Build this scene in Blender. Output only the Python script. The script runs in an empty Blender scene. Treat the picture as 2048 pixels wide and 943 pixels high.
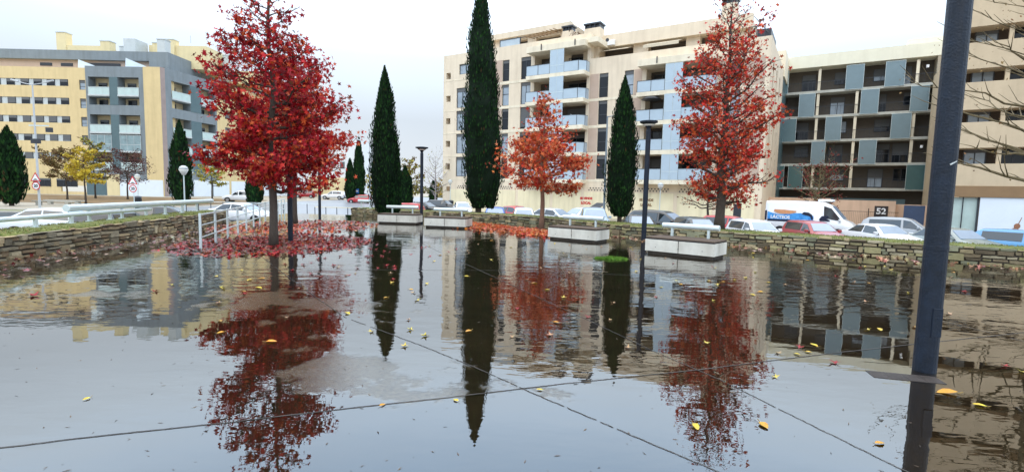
import bpy, math, random
import numpy as np
from mathutils import Vector, Matrix, noise
S = bpy.context.scene
COL = S.collection
R = random.Random(7)
PI = math.pi
# ------------------------------------------------------------------ camera
cd = bpy.data.cameras.new('camera'); cam = bpy.data.objects.new('camera', cd); COL.objects.link(cam)
pitch = math.atan(88.5/1000); roll = .022
fw = Vector((0, math.cos(pitch), -math.sin(pitch))); rt = Vector((1, 0, 0)); up = rt.cross(fw)
r2 = rt*math.cos(roll)+up*math.sin(roll); u2 = -rt*math.sin(roll)+up*math.cos(roll)
m = Matrix((r2, u2, -fw)).transposed().to_4x4(); m.translation = (0, 0, 1.6)
cam.matrix_world = m
cd.sensor_width = 36; cd.lens = 36*1000/2048; cd.clip_end = 2000; cd.clip_start = .05
S.camera = cam
# ------------------------------------------------------------------ sky and light
w = bpy.data.worlds.new('World'); S.world = w; w.use_nodes = True
nt = w.node_tree; nt.nodes.clear()
N = nt.nodes.new; L = nt.links.new
out = N('ShaderNodeOutputWorld'); bg = N('ShaderNodeBackground'); L(bg.outputs[0], out.inputs[0]); bg.inputs[1].default_value = .1
sky = N('ShaderNodeTexSky'); sky.sky_type = 'NISHITA'; sky.sun_disc = False
SUN_EL, SUN_AZ = math.radians(48), math.radians(205)
sky.sun_elevation = SUN_EL; sky.sun_rotation = SUN_AZ
tc = N('ShaderNodeTexCoord'); sp = N('ShaderNodeSeparateXYZ'); L(tc.outputs['Generated'], sp.inputs[0])
cr = N('ShaderNodeValToRGB'); L(sp.outputs['Z'], cr.inputs[0])
e = cr.color_ramp.elements
e[0].position = 0; e[0].color = (.88, .935, 1.0, 1)
e[1].position = 1; e[1].color = (1, 1, 1, 1)
x = e.new(.33); x.color = (.72, .855, 1.0, 1)
x = e.new(.5); x.color = (.54, .74, 1.0, 1)
x = e.new(.8); x.color = (.95, .97, 1, 1)
mr = N('ShaderNodeMapRange'); L(sp.outputs['Z'], mr.inputs[0])
mr.inputs[1].default_value = .13; mr.inputs[2].default_value = .37; mr.inputs[3].default_value = 9.3; mr.inputs[4].default_value = 18
nz = N('ShaderNodeTexNoise'); nz.inputs['Scale'].default_value = 1.6; nz.inputs['Detail'].default_value = 5; L(tc.outputs['Generated'], nz.inputs[0])
nm = N('ShaderNodeMapRange'); L(nz.outputs[0], nm.inputs[0]); nm.inputs[1].default_value = .3; nm.inputs[2].default_value = .7; nm.inputs[3].default_value = .93; nm.inputs[4].default_value = 1.05
mu = N('ShaderNodeMath'); mu.operation = 'MULTIPLY'; L(mr.outputs[0], mu.inputs[0]); L(nm.outputs[0], mu.inputs[1])
zb = N('ShaderNodeMapRange'); L(sp.outputs['Z'], zb.inputs[0]); zb.inputs[1].default_value = .24; zb.inputs[2].default_value = .42; zb.inputs[3].default_value = 1; zb.inputs[4].default_value = 1.6
mz_ = N('ShaderNodeMath'); mz_.operation = 'MULTIPLY'; L(mu.outputs[0], mz_.inputs[0]); L(zb.outputs[0], mz_.inputs[1]); mu = mz_
vm = N('ShaderNodeVectorMath'); vm.operation = 'SCALE'; L(cr.outputs[0], vm.inputs[0]); L(mu.outputs[0], vm.inputs['Scale'])
mx = N('ShaderNodeMix'); mx.data_type = 'RGBA'; mx.inputs[0].default_value = .93; L(sky.outputs[0], mx.inputs[6]); L(vm.outputs[0], mx.inputs[7])
L(mx.outputs[2], bg.inputs[0])
sd = bpy.data.lights.new('sun', 'SUN'); so = bpy.data.objects.new('sun', sd); COL.objects.link(so)
sd.energy = .5; sd.angle = math.radians(30); sd.color = (1, .86, .66)
so.rotation_euler = (math.radians(50), 0, math.radians(-20))
so.location = (0, 0, 30)
S.view_settings.view_transform = 'Standard'; S.view_settings.look = 'None'
S.view_settings.exposure = 0; S.view_settings.gamma = 1
# ------------------------------------------------------------------ materials
MATS = {}
def mat(name, c, rough=.7, var=.12, scale=3., bump=0., metal=0., spec=.5, c2=None, vcol=False, coat=0., stretch=None, trans=0., dirt=0.):
    if name in MATS: return MATS[name]
    M = bpy.data.materials.new(name); M.use_nodes = True; t = M.node_tree; b = t.nodes['Principled BSDF']
    n = t.nodes.new; l = t.links.new
    b.inputs['Roughness'].default_value = rough; b.inputs['Metallic'].default_value = metal
    b.inputs['Specular IOR Level'].default_value = spec; b.inputs['Coat Weight'].default_value = coat
    co = n('ShaderNodeTexCoord'); mp = n('ShaderNodeMapping'); l(co.outputs['Object'], mp.inputs[0])
    if stretch: mp.inputs['Scale'].default_value = stretch
    nz = n('ShaderNodeTexNoise'); nz.inputs['Scale'].default_value = scale; nz.inputs['Detail'].default_value = 6; nz.inputs['Roughness'].default_value = .65
    l(mp.outputs[0], nz.inputs[0])
    mr = n('ShaderNodeMapRange'); l(nz.outputs[0], mr.inputs[0]); mr.inputs[1].default_value = .3; mr.inputs[2].default_value = .7
    mx = n('ShaderNodeMix'); mx.data_type = 'RGBA'; l(mr.outputs[0], mx.inputs[0])
    a = tuple(max(0, v*(1-var)) for v in c); d = tuple(min(1, v*(1+var)) for v in (c2 or c))
    mx.inputs[6].default_value = (*a, 1); mx.inputs[7].default_value = (*d, 1)
    o = mx.outputs[2]
    if dirt:
        n2 = n('ShaderNodeTexNoise'); n2.inputs['Scale'].default_value = .6; n2.inputs['Detail'].default_value = 8
        m2 = n('ShaderNodeMapping'); m2.inputs['Scale'].default_value = (3, 3, .35); l(co.outputs['Object'], m2.inputs[0]); l(m2.outputs[0], n2.inputs[0])
        r3 = n('ShaderNodeMapRange'); l(n2.outputs[0], r3.inputs[0]); r3.inputs[1].default_value = .45; r3.inputs[2].default_value = .75; r3.inputs[3].default_value = 0; r3.inputs[4].default_value = dirt
        x2 = n('ShaderNodeMix'); x2.data_type = 'RGBA'; x2.blend_type = 'MULTIPLY'; l(r3.outputs[0], x2.inputs[0]); l(o, x2.inputs[6]); x2.inputs[7].default_value = (.5, .47, .43, 1)
        o = x2.outputs[2]
    if vcol:
        at = n('ShaderNodeAttribute'); at.attribute_name = 'Col'
        x3 = n('ShaderNodeMix'); x3.data_type = 'RGBA'; x3.blend_type = 'MULTIPLY'; x3.inputs[0].default_value = 1
        l(o, x3.inputs[6]); l(at.outputs['Color'], x3.inputs[7]); o = x3.outputs[2]
    l(o, b.inputs['Base Color'])
    if bump:
        bp = n('ShaderNodeBump'); bp.inputs['Strength'].default_value = bump; bp.inputs['Distance'].default_value = .02
        n4 = n('ShaderNodeTexNoise'); n4.inputs['Scale'].default_value = scale*6; n4.inputs['Detail'].default_value = 6; l(co.outputs['Object'], n4.inputs[0])
        l(n4.outputs[0], bp.inputs['Height']); l(bp.outputs[0], b.inputs['Normal'])
    if trans:
        tr = n('ShaderNodeBsdfTranslucent'); l(o, tr.inputs[0]); ms = n('ShaderNodeMixShader'); ms.inputs[0].default_value = trans
        l(b.outputs[0], ms.inputs[1]); l(tr.outputs[0], ms.inputs[2]); l(ms.outputs[0], t.nodes['Material Output'].inputs[0])
    MATS[name] = M; return M
def glassmat(name, tint, rough=.06, alpha=.35):
    M = bpy.data.materials.new(name); M.use_nodes = True; t = M.node_tree; b = t.nodes['Principled BSDF']
    b.inputs['Base Color'].default_value = (*tint, 1); b.inputs['Roughness'].default_value = rough
    b.inputs['Alpha'].default_value = alpha; b.inputs['Specular IOR Level'].default_value = .8
    MATS[name] = M; return M
CREAM = mat('cream_render', (.75, .64, .49), .85, .05, .8, .15, dirt=.3)
CREAM2 = mat('pale_cream_trim', (.80, .72, .56), .8, .05, 2, dirt=.4)
TAUPE = mat('taupe_panel', (.50, .38, .30), .8, .06, 1.5)
YELLOW = mat('yellow_render', (.68, .53, .28), .85, .05, .8, .15, dirt=.25)
YELPALE = mat('pale_yellow_render', (.74, .62, .36), .85, .05, .8, dirt=.2)
GREYR = mat('blue_grey_render', (.21, .245, .265), .85, .07, .9, dirt=.3)
GREYD = mat('dark_teal_cladding', (.09, .145, .16), .7, .08, 1)
BROWNR = mat('brown_grey_side', (.33, .26, .24), .85, .1, 1)
PANELW = mat('pale_grey_panel', (.52, .56, .56), .6, .08, 1.3)
WHITEW = mat('white_shopfront', (.74, .80, .86), .6, .04, 1)
TANR = mat('tan_render', (.58, .46, .31), .85, .08, .7, .15, dirt=.2)
TAND = mat('brown_band', (.26, .16, .08), .8, .1, 1)
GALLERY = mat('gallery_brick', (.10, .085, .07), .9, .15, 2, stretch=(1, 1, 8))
CONC = mat('concrete', (.50, .49, .46), .8, .08, 3, .2, dirt=.4)
BENCHC = mat('bench_panel', (.60, .585, .52), .6, .1, 4, dirt=.7)
DARKF = mat('dark_frame', (.03, .035, .045), .4, .1, 5)
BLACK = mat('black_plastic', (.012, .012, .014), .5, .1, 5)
BLIND = mat('grey_blind', (.11, .115, .12), .7, .1, 3, stretch=(1, 1, 20))
CURT = mat('pale_curtain', (.62, .62, .60), .9, .1, 3)
GLASS = mat('window_glass', (.012, .016, .022), .05, .3, .6, spec=.45)
GLASSL = mat('light_window_glass', (.30, .36, .42), .1, .2, .6, spec=.8)
SCREEN = mat('frosted_blue_glass', (.42, .52, .60), .25, .05, 1.2, spec=.6)
SCRG = mat('frosted_teal_glass', (.10, .17, .19), .3, .08, 1.2, spec=.6)
SCRB = mat('frosted_slate_glass', (.17, .24, .27), .25, .06, 1.2, spec=.6)
SCRD = mat('dark_green_glass', (.06, .13, .13), .3, .1, 1.2, spec=.6)
RAILG = mat('pale_green_glass', (.50, .62, .60), .2, .08, 1.5, spec=.7)
PIPE = mat('galvanised_pipe', (.60, .68, .68), .35, .08, 4, metal=.25)
POLEM = mat('dark_blue_pole', (.006, .012, .024), .45, .4, 9, .3, spec=.35)
WOODS = mat('weathered_slat', (.10, .07, .05), .8, .25, 5, stretch=(1, 12, 12))
BARK = mat('grey_bark', (.065, .05, .038), .9, .3, 8, .6, stretch=(1, 1, .3))
BARKD = mat('dark_bark', (.06, .045, .035), .9, .3, 8, .5)
LEAF = mat('leaf', (.9, .9, .9), .6, .1, 5, vcol=True, trans=.15, spec=.25)
LEAFF = mat('wet_fallen_leaf', (.9, .9, .9), .4, .1, 5, vcol=True, spec=.35)
CYP = mat('cypress_foliage', (.9, .9, .9), .8, .15, 3, vcol=True, spec=.15)
STONE = mat('wall_stone', (.95, .95, .95), .85, .22, 5, .8, vcol=True, dirt=.5)
MORTAR = mat('wall_core', (.055, .045, .035), .95, .3, 6)
GRASS = mat('grass_blade', (.9, .9, .9), .7, .15, 3, vcol=True, spec=.2)
TURF = mat('turf', (.10, .13, .025), .95, .35, 5, .5, c2=(.16, .17, .04))
ASPH = mat('wet_asphalt', (.075, .08, .09), .28, .2, .8, .12, spec=.7)
ASPHL = mat('pale_wet_road', (.26, .28, .31), .35, .12, .5, spec=.6)  # wet asphalt with the sky's reflection put into a paler base colour
PAVE = mat('pavement', (.36, .32, .25), .7, .15, .7)
EARTH = mat('leaf_strewn_earth', (.20, .13, .06), .9, .35, .9)
KERB = mat('kerb_stone', (.46, .44, .38), .8, .1, 2)
WHITEP = mat('white_paint', (.80, .81, .82), .5, .02, 2)
REDP = mat('red_paint', (.55, .02, .02), .45, .03, 2)
BLUEP = mat('blue_paint', (.03, .16, .50), .45, .05, 2)
GLOBE = mat('white_globe', (.82, .80, .74), .3, .03, 2)
TYRE = mat('tyre', (.012, .012, .012), .8, .1, 5)
RIM = mat('alloy_rim', (.42, .43, .45), .35, .05, 5, metal=.6)
CARGL = mat('car_glass', (.02, .026, .03), .05, .2, 1, spec=1.)
CARSCR = mat('windscreen_glass', (.26, .33, .42), .12, .12, 1.5, spec=1.)  # pale sky reflection painted into the base colour, unlike the side glass
HEADL = mat('headlamp', (.6, .62, .65), .12, .05, 5, spec=.9)
TAILL = mat('tail_lamp', (.5, .01, .01), .2, .05, 5, spec=.8)
# ------------------------------------------------------------------ mesh helper
ID = lambda p: p
class MB:
    def __init__(s, T=None): s.v = []; s.f = []; s.m = []; s.c = []; s.T = T or ID
    def p(s, q): s.v.append(tuple(s.T(q))); return len(s.v)-1
    def face(s, pts, m=0, col=None):
        s.f.append([s.p(q) for q in pts]); s.m.append(m); s.c.append(col or (1, 1, 1)); return s
    def box(s, x0, x1, y0, y1, z0, z1, m=0, col=None):
        i = [s.p(q) for q in ((x0,y0,z0),(x1,y0,z0),(x1,y1,z0),(x0,y1,z0),(x0,y0,z1),(x1,y0,z1),(x1,y1,z1),(x0,y1,z1))]
        for a in ((0,3,2,1),(4,5,6,7),(0,1,5,4),(1,2,6,5),(2,3,7,6),(3,0,4,7)):
            s.f.append([i[k] for k in a]); s.m.append(m); s.c.append(col or (1, 1, 1))
        return s
    def ring(s, c, ax, r, n):
        ax = Vector(ax).normalized(); a = ax.orthogonal().normalized(); b = ax.cross(a)
        return [s.p(Vector(c)+a*r*math.cos(2*PI*k/n)+b*r*math.sin(2*PI*k/n)) for k in range(n)]
    def tube(s, pts, rad, n=8, m=0, caps=True, col=None):
        pts = [Vector(q) for q in pts]; rings = []
        if not hasattr(rad, '__len__'): rad = [rad]*len(pts)
        a = None
        for i, q in enumerate(pts):
            ax = (pts[min(i+1, len(pts)-1)]-pts[max(i-1, 0)]).normalized()
            if a is None: a = ax.orthogonal().normalized()
            else:
                a = (a-ax*a.dot(ax))
                a = a.normalized() if a.length > 1e-6 else ax.orthogonal().normalized()
            b = ax.cross(a)
            rings.append([s.p(q+a*rad[i]*math.cos(2*PI*k/n)+b*rad[i]*math.sin(2*PI*k/n)) for k in range(n)])
        for i in range(len(rings)-1):
            for k in range(n):
                s.f.append([rings[i][k], rings[i][(k+1)%n], rings[i+1][(k+1)%n], rings[i+1][k]]); s.m.append(m); s.c.append(col or (1, 1, 1))
        if caps:
            s.f.append(rings[0][::-1]); s.m.append(m); s.c.append(col or (1, 1, 1)); s.f.append(rings[-1]); s.m.append(m); s.c.append(col or (1, 1, 1))
        return s
    def lathe(s, prof, n=16, c=(0, 0, 0), m=0):
        rings = [[s.p((c[0]+r*math.cos(2*PI*k/n), c[1]+r*math.sin(2*PI*k/n), c[2]+z)) for k in range(n)] for r, z in prof]
        for i in range(len(rings)-1):
            for k in range(n):
                s.f.append([rings[i][k], rings[i][(k+1)%n], rings[i+1][(k+1)%n], rings[i+1][k]]); s.m.append(m); s.c.append((1, 1, 1))
        s.f.append(rings[0][::-1]); s.m.append(m); s.c.append((1, 1, 1)); s.f.append(rings[-1]); s.m.append(m); s.c.append((1, 1, 1))
        return s
    def prism(s, poly, y0, y1, m=0):      # polygon in x,z extruded along y
        a = [s.p((q[0], y0, q[1])) for q in poly]; b = [s.p((q[0], y1, q[1])) for q in poly]; n = len(poly)
        s.f.append(a); s.f.append(b[::-1]); s.m += [m, m]; s.c += [(1, 1, 1)]*2
        for k in range(n): s.f.append([a[k], b[k], b[(k+1)%n], a[(k+1)%n]]); s.m.append(m); s.c.append((1, 1, 1))
        return s
    def build(s, name, mats, parent=None, smooth=False, bevel=0, vcol=False, loc=None):
        me = bpy.data.meshes.new(name); me.from_pydata(s.v, [], s.f)
        if not isinstance(mats, (list, tuple)): mats = [mats]
        for q in mats: me.materials.append(q)
        if any(s.m): me.polygons.foreach_set('material_index', s.m)
        if smooth: me.polygons.foreach_set('use_smooth', [True]*len(s.f))
        if vcol:
            ca = me.color_attributes.new('Col', 'FLOAT_COLOR', 'CORNER')
            arr = np.concatenate([np.tile((*c, 1.), (len(f), 1)) for f, c in zip(s.f, s.c)]).astype('f')
            ca.data.foreach_set('color', arr.ravel())
        me.update()
        o = bpy.data.objects.new(name, me); COL.objects.link(o)
        if loc: o.location = loc
        if parent: o.parent = parent
        if bevel:
            b = o.modifiers.new('bevel', 'BEVEL'); b.width = bevel; b.segments = 2; b.limit_method = 'ANGLE'
        return o
def tag(o, label=None, cat=None, group=None, kind=None):
    if label: o['label'] = label
    if cat: o['category'] = cat
    if group: o['group'] = group
    if kind: o['kind'] = kind
    return o
def thing(name, label, cat, loc=(0, 0, 0), rz=0, group=None):
    o = bpy.data.objects.new(name, None); COL.objects.link(o); o.location = loc; o.rotation_euler = (0, 0, rz); o.empty_display_size = .3
    return tag(o, label, cat, group)
def struct(name, mb, mats, label=None, **k): return tag(mb.build(name, mats, **k), label=label, kind='structure')
def copy_tree(o, parent=None):
    c = o.copy(); COL.objects.link(c); c.parent = parent
    for ch in KIDS.get(o.name, []): KIDS.setdefault(c.name, []).append(copy_tree(ch, c))
    return c
KIDS = {}
def register():
    KIDS.clear()
    for o in COL.objects:
        if o.parent: KIDS.setdefault(o.parent.name, []).append(o)
def text_obj(name, body, size, mat_, parent, origin, xdir, zdir, thick=.004, bold=.0):
    cu = bpy.data.curves.new(name, 'FONT'); cu.body = body; cu.size = size; cu.align_x = 'CENTER'; cu.align_y = 'CENTER'; cu.extrude = thick; cu.offset = bold
    t = bpy.data.objects.new('tmp', cu); COL.objects.link(t)
    bpy.context.view_layer.update(); dg = bpy.context.evaluated_depsgraph_get()
    me = bpy.data.meshes.new_from_object(t.evaluated_get(dg)); bpy.data.objects.remove(t)
    me.materials.clear(); me.materials.append(mat_)
    o = bpy.data.objects.new(name, me); COL.objects.link(o)
    X = Vector(xdir).normalized(); Z = Vector(zdir).normalized(); Y = Z; Nn = X.cross(Y)
    o.matrix_world = Matrix.Translation(Vector(origin)) @ Matrix((X, Y, Nn)).transposed().to_4x4()
    if parent: o.parent = parent
    return o
def sst(a, b, x): t = max(0, min(1, (x-a)/(b-a))); return t*t*(3-2*t)
def ground_h(x, y):
    h = -1.0 - .12*sst(3, 15, x)
    h += .55*sst(-20, -45, x)*sst(58, 82, y)
    return h
# ------------------------------------------------------------------ the ground
RW = [(-9.6, 29.8), (-5.0, 27.4), (-.6, 25.2), (1.35, 23.3), (2.7, 21.0), (4.3, 18.7), (7.66, 16.1), (12.7, 12.4), (20.5, 6.8), (27, 2)]    # stone wall round the right of the plaza
LW = [(-8.9, 1.0), (-9.7, 6.5), (-10.2, 10.0), (-10.85, 14.3), (-11.9, 19.0), (-12.3, 21.6)]                        # stone wall on the left
plaza_poly = [(-30, -9), (30, -9)] + [p for p in RW[::-1]] + [(-13.5, 29.8)] + LW[::-1]
def inside(x, y, P=plaza_poly):
    c = False; j = len(P)-1
    for i in range(len(P)):
        if (P[i][1] > y) != (P[j][1] > y) and x < (P[j][0]-P[i][0])*(y-P[i][1])/(P[j][1]-P[i][1])+P[i][0]: c = not c
        j = i
    return c
g = MB()
xs = [-600, -200, -120] + list(range(-90, 91, 5)) + [120, 200, 600]; ys = [-200, -60, -20, -8] + list(range(0, 121, 4)) + [150, 220, 400, 900]
for i in range(len(xs)-1):
    for j in range(len(ys)-1):
        q = [(xs[i], ys[j]), (xs[i+1], ys[j]), (xs[i+1], ys[j+1]), (xs[i], ys[j+1])]
        g.face([(a, b, ground_h(a, b)-.02) for a, b in q])
struct('ground', g, PAVE)
def sheet(name, poly_rows, mt, dz, label=None):      # rows of left/right points
    s = MB()
    for k in range(len(poly_rows)-1):
        (l0, r0), (l1, r1) = poly_rows[k], poly_rows[k+1]; n = 12
        for i in range(n):
            q = []
            for (l, r, t) in ((l0, r0, i/n), (l0, r0, (i+1)/n), (l1, r1, (i+1)/n), (l1, r1, i/n)):
                x = l[0]+(r[0]-l[0])*t; y = l[1]+(r[1]-l[1])*t; q.append((x, y, ground_h(x, y)+dz))
            s.face(q)
    return struct(name, s, mt, label)
sheet('road', [((-90, 26), (-14, 26)), ((-90, 33), (-6, 33)), ((-90, 41), (10, 41))], ASPH, .012, 'wet asphalt street behind the low stone wall')
sheet('road', [((-14, 30), (44, 10)), ((-8, 33), (46, 14)), ((-6, 41), (50, 22)), ((2, 50), (52, 30))], ASPH, .022, 'wet asphalt street where the cars park')
sheet('road', [((-38, 41), (-6, 41)), ((-37, 55), (-8, 55)), ((-34, 80), (-10, 80)), ((-30, 130), (30, 130)), ((-30, 160), (60, 160))], ASPHL, .032, 'pale wet street running away past the yellow block')
sheet('lawn', [((-30, 165), (80, 165)), ((-30, 260), (80, 260))], TURF, .05)
sheet('planted_bank', [((-80, 61), (-40, 61)), ((-80, 70), (-38, 70)), ((-80, 78), (-38, 78))], EARTH, .02)
kb = MB()
for x0, x1, y in ((-90, -38, 41.1), (-90, -39, 44.5)):
    for k in range(10):
        a = x0+(x1-x0)*k/10; b = x0+(x1-x0)*(k+1)/10; h = ground_h((a+b)/2, y)
        kb.box(a, b-.01, y, y+.3, h-.05, h+.12)
struct('kerb', kb, KERB)
sheet('verge', [((-90, 42), (-40, 42)), ((-90, 44.2), (-40, 44.2))], TURF, .03)
# plaza slab
PLM = mat('wet_plaza_concrete', (.1, .1, .1), .5)
t = PLM.node_tree; b = t.nodes['Principled BSDF']; n = t.nodes.new; l = t.links.new
def filmmask(t):
    n = t.nodes.new; l = t.links.new
    co = n('ShaderNodeTexCoord'); nz = n('ShaderNodeTexNoise'); nz.inputs['Scale'].default_value = 1.5; nz.inputs['Detail'].default_value = 9; nz.inputs['Roughness'].default_value = .7
    l(co.outputs['Object'], nz.inputs[0])
    acc = None
    for (cx, cy, rx, ry, an, s) in FILM:
        mp = n('ShaderNodeMapping'); mp.vector_type = 'TEXTURE'; mp.inputs['Location'].default_value = (cx, cy, 0); mp.inputs['Rotation'].default_value = (0, 0, an); mp.inputs['Scale'].default_value = (rx, ry, 1)
        l(co.outputs['Object'], mp.inputs[0])
        sx = n('ShaderNodeSeparateXYZ'); l(mp.outputs[0], sx.inputs[0]); cb = n('ShaderNodeCombineXYZ'); l(sx.outputs[0], cb.inputs[0]); l(sx.outputs[1], cb.inputs[1])
        ln = n('ShaderNodeVectorMath'); ln.operation = 'LENGTH'; l(cb.outputs[0], ln.inputs[0])
        r = n('ShaderNodeMapRange'); l(ln.outputs['Value'], r.inputs[0]); r.inputs[1].default_value = 0; r.inputs[2].default_value = 1.5; r.inputs[3].default_value = s; r.inputs[4].default_value = 0
        if acc is None: acc = r.outputs[0]
        else:
            mm = n('ShaderNodeMath'); mm.operation = 'MAXIMUM'; l(acc, mm.inputs[0]); l(r.outputs[0], mm.inputs[1]); acc = mm.outputs[0]
    am = n('ShaderNodeMapRange'); am.clamp = False; l(nz.outputs[0], am.inputs[0]); am.inputs[1].default_value = .3; am.inputs[2].default_value = .7; am.inputs[3].default_value = -.15; am.inputs[4].default_value = .95
    a = n('ShaderNodeMath'); a.operation = 'ADD'; l(acc, a.inputs[0]); l(am.outputs[0], a.inputs[1])
    r = n('ShaderNodeMapRange'); r.interpolation_type = 'SMOOTHSTEP'; l(a.outputs[0], r.inputs[0]); r.inputs[1].default_value = .92; r.inputs[2].default_value = 1.12
    return co, r.outputs[0]
FILM = [(-3.0, 6.8, 1.8, .9, -.35, 1.05), (-1.3, 4.2, 1.1, .7, -.5, .98), (-.3, 3.85, .9, .32, .1, .9), (-5.9, 7.1, 1.6, .6, .2, .7), (-2.0, 5.3, .7, .6, 0, .6), (-3.5, 10, 3, 2, 0, .35), (-10.5, 11.5, 1.2, 5.5, .15, 1.2), (-6.5, 14.2, 2.6, 2.4, 0, .5)]
co, fm = filmmask(t)
n1 = n('ShaderNodeTexNoise'); n1.inputs['Scale'].default_value = 1.3; n1.inputs['Detail'].default_value = 9; n1.inputs['Roughness'].default_value = .7; l(co.outputs['Object'], n1.inputs[0])
ramp = n('ShaderNodeValToRGB'); l(n1.outputs[0], ramp.inputs[0]); ramp.color_ramp.elements[0].position = .3; ramp.color_ramp.elements[0].color = (.016, .011, .006, 1); ramp.color_ramp.elements[1].position = .72; ramp.color_ramp.elements[1].color = (.042, .031, .017, 1)
n2 = n('ShaderNodeTexNoise'); n2.inputs['Scale'].default_value = 26; n2.inputs['Detail'].default_value = 5; l(co.outputs['Object'], n2.inputs[0])
ramp2 = n('ShaderNodeValToRGB'); l(n2.outputs[0], ramp2.inputs[0]); ramp2.color_ramp.elements[0].position = .35; ramp2.color_ramp.elements[0].color = (.05, .04, .026, 1); ramp2.color_ramp.elements[1].position = .7; ramp2.color_ramp.elements[1].color = (.19, .165, .12, 1)
mx = n('ShaderNodeMix'); mx.data_type = 'RGBA'; l(fm, mx.inputs[0]); l(ramp.outputs[0], mx.inputs[6]); l(ramp2.outputs[0], mx.inputs[7]); l(mx.outputs[2], b.inputs['Base Color'])
b.inputs['Roughness'].default_value = .45
pz = MB(); pz.f.append([pz.p((x, y, 0)) for x, y in plaza_poly]); pz.m.append(0); pz.c.append((1, 1, 1))
for k in range(len(plaza_poly)):
    a, c = plaza_poly[k], plaza_poly[(k+1) % len(plaza_poly)]; pz.face([(*a, 0), (*c, 0), (*c, -1.4), (*a, -1.4)])
struct('plaza', pz, PLM, 'paved square of large concrete slabs under rain water')
# ramp down from the open end of the plaza
rp = MB(); rp.face([(-13.5, 29.8, -.004), (-9.6, 29.8, -.004), (-9.0, 44, -.95), (-19.5, 44, -.95)])
rp.face([(-13.5, 29.8, -.004), (-19.5, 44, -.95), (-19.5, 44, -1.4), (-13.5, 29.8, -1.4)]); rp.face([(-9.6, 29.8, -.004), (-9.0, 44, -.95), (-9.0, 44, -1.4), (-9.6, 29.8, -1.4)])
struct('path', rp, ASPHL, 'wet path sloping down from the plaza to the street')
jt = MB()
def strip(pts, wd, z, gap=0):
    for k in range(len(pts)-1):
        if R.random() < gap: continue
        a = Vector((*pts[k], z)); c = Vector((*pts[k+1], z)); d = (c-a).normalized(); nn = Vector((-d.y, d.x, 0))*wd/2
        jt.face([a-nn, a+nn, c+nn, c-nn])
def dense(pts, n=10, j=.012):
    o = []
    for k in range(len(pts)-1):
        for i in range(n): o.append((pts[k][0]+(pts[k+1][0]-pts[k][0])*i/n+R.uniform(-j, j), pts[k][1]+(pts[k+1][1]-pts[k][1])*i/n+R.uniform(-j, j)))
    return o+[pts[-1]]
J1 = [(-9, 1.0), (-3.04, 2.86), (-2.58, 3.03), (-1.94, 3.23), (-1.15, 3.51), (-.45, 3.74), (.47, 4.07), (1.76, 4.48), (2.92, 4.91), (4.56, 5.47), (8, 6.6)]
J2 = [(-8.6, 15.5), (-4.1, 8.97), (-2.72, 7.01), (-2.05, 6.08), (-.86, 4.97), (-.26, 4.36), (.17, 3.88), (.92, 3.09), (2.4, 1.6)]
J3 = [(-3, 15.5), (1.02, 6.1), (1.45, 5.05), (1.84, 4.24), (2.14, 3.41), (2.7, 1.9)]
J4 = [(2.6, 15.5), (4.92, 9.58), (5.35, 8.02), (5.7, 6.84), (6.4, 3.5)]
J5 = [(-7, 9.5), (-4.1, 9.6), (-.4, 10.0), (4.9, 9.6), (9, 10.5)]
strip(dense(J1, 8, .003), .012, .011); 
for q in (J2, J3): strip(dense(q, 30, .004), .009, .011, .1)
strip(dense(J4, 16, .008), .014, .011, .1); strip(dense(J5, 8, .01), .012, .0105, .25)
JM = mat('paving_joint', (.02, .018, .016), .6, .35, 1.4, c2=(.07, .065, .06), spec=.25)
struct('paving_joints', jt, JM)
# water
WM = bpy.data.materials.new('flood_water'); WM.use_nodes = True; t = WM.node_tree; t.nodes.clear(); n = t.nodes.new; l = t.links.new
o_ = n('ShaderNodeOutputMaterial'); ms = n('ShaderNodeMixShader'); l(ms.outputs[0], o_.inputs[0])
tr = n('ShaderNodeBsdfTransparent'); gl = n('ShaderNodeBsdfGlossy'); l(tr.outputs[0], ms.inputs[1]); l(gl.outputs[0], ms.inputs[2])
tr.inputs[0].default_value = (.86, .80, .68, 1)
co, fm = filmmask(t)
def wave(sx, sy, sc, rot):
    mp = n('ShaderNodeMapping'); mp.inputs['Scale'].default_value = (sx, sy, 1); mp.inputs['Rotation'].default_value = (0, 0, rot); l(co.outputs['Object'], mp.inputs[0])
    z = n('ShaderNodeTexNoise'); z.inputs['Scale'].default_value = sc; z.inputs['Detail'].default_value = 3; z.inputs['Roughness'].default_value = .5; l(mp.outputs[0], z.inputs[0]); return z.outputs[0]
w1 = wave(1, 2.2, 1.7, .15); w2 = wave(1, 1.6, 6.5, -.3)
calm = wave(1, 1, .28, 0)
cm = n('ShaderNodeMapRange'); l(calm, cm.inputs[0]); cm.inputs[1].default_value = .38; cm.inputs[2].default_value = .62; cm.inputs[3].default_value = .15; cm.inputs[4].default_value = 1
sx = n('ShaderNodeSeparateXYZ'); l(co.outputs['Object'], sx.inputs[0])
far = n('ShaderNodeMapRange'); l(sx.outputs[1], far.inputs[0]); far.inputs[1].default_value = 3.5; far.inputs[2].default_value = 9; far.inputs[3].default_value = .25; far.inputs[4].default_value = 1
a1 = n('ShaderNodeMath'); a1.operation = 'MULTIPLY'; l(w2, a1.inputs[0]); a1.inputs[1].default_value = .07
a2 = n('ShaderNodeMath'); a2.operation = 'ADD'; l(w1, a2.inputs[0]); l(a1.outputs[0], a2.inputs[1])
a3 = n('ShaderNodeMath'); a3.operation = 'MULTIPLY'; l(cm.outputs[0], a3.inputs[0]); l(far.outputs[0], a3.inputs[1])
a4 = n('ShaderNodeMath'); a4.operation = 'MULTIPLY'; l(a2.outputs[0], a4.inputs[0]); l(a3.outputs[0], a4.inputs[1])
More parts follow.
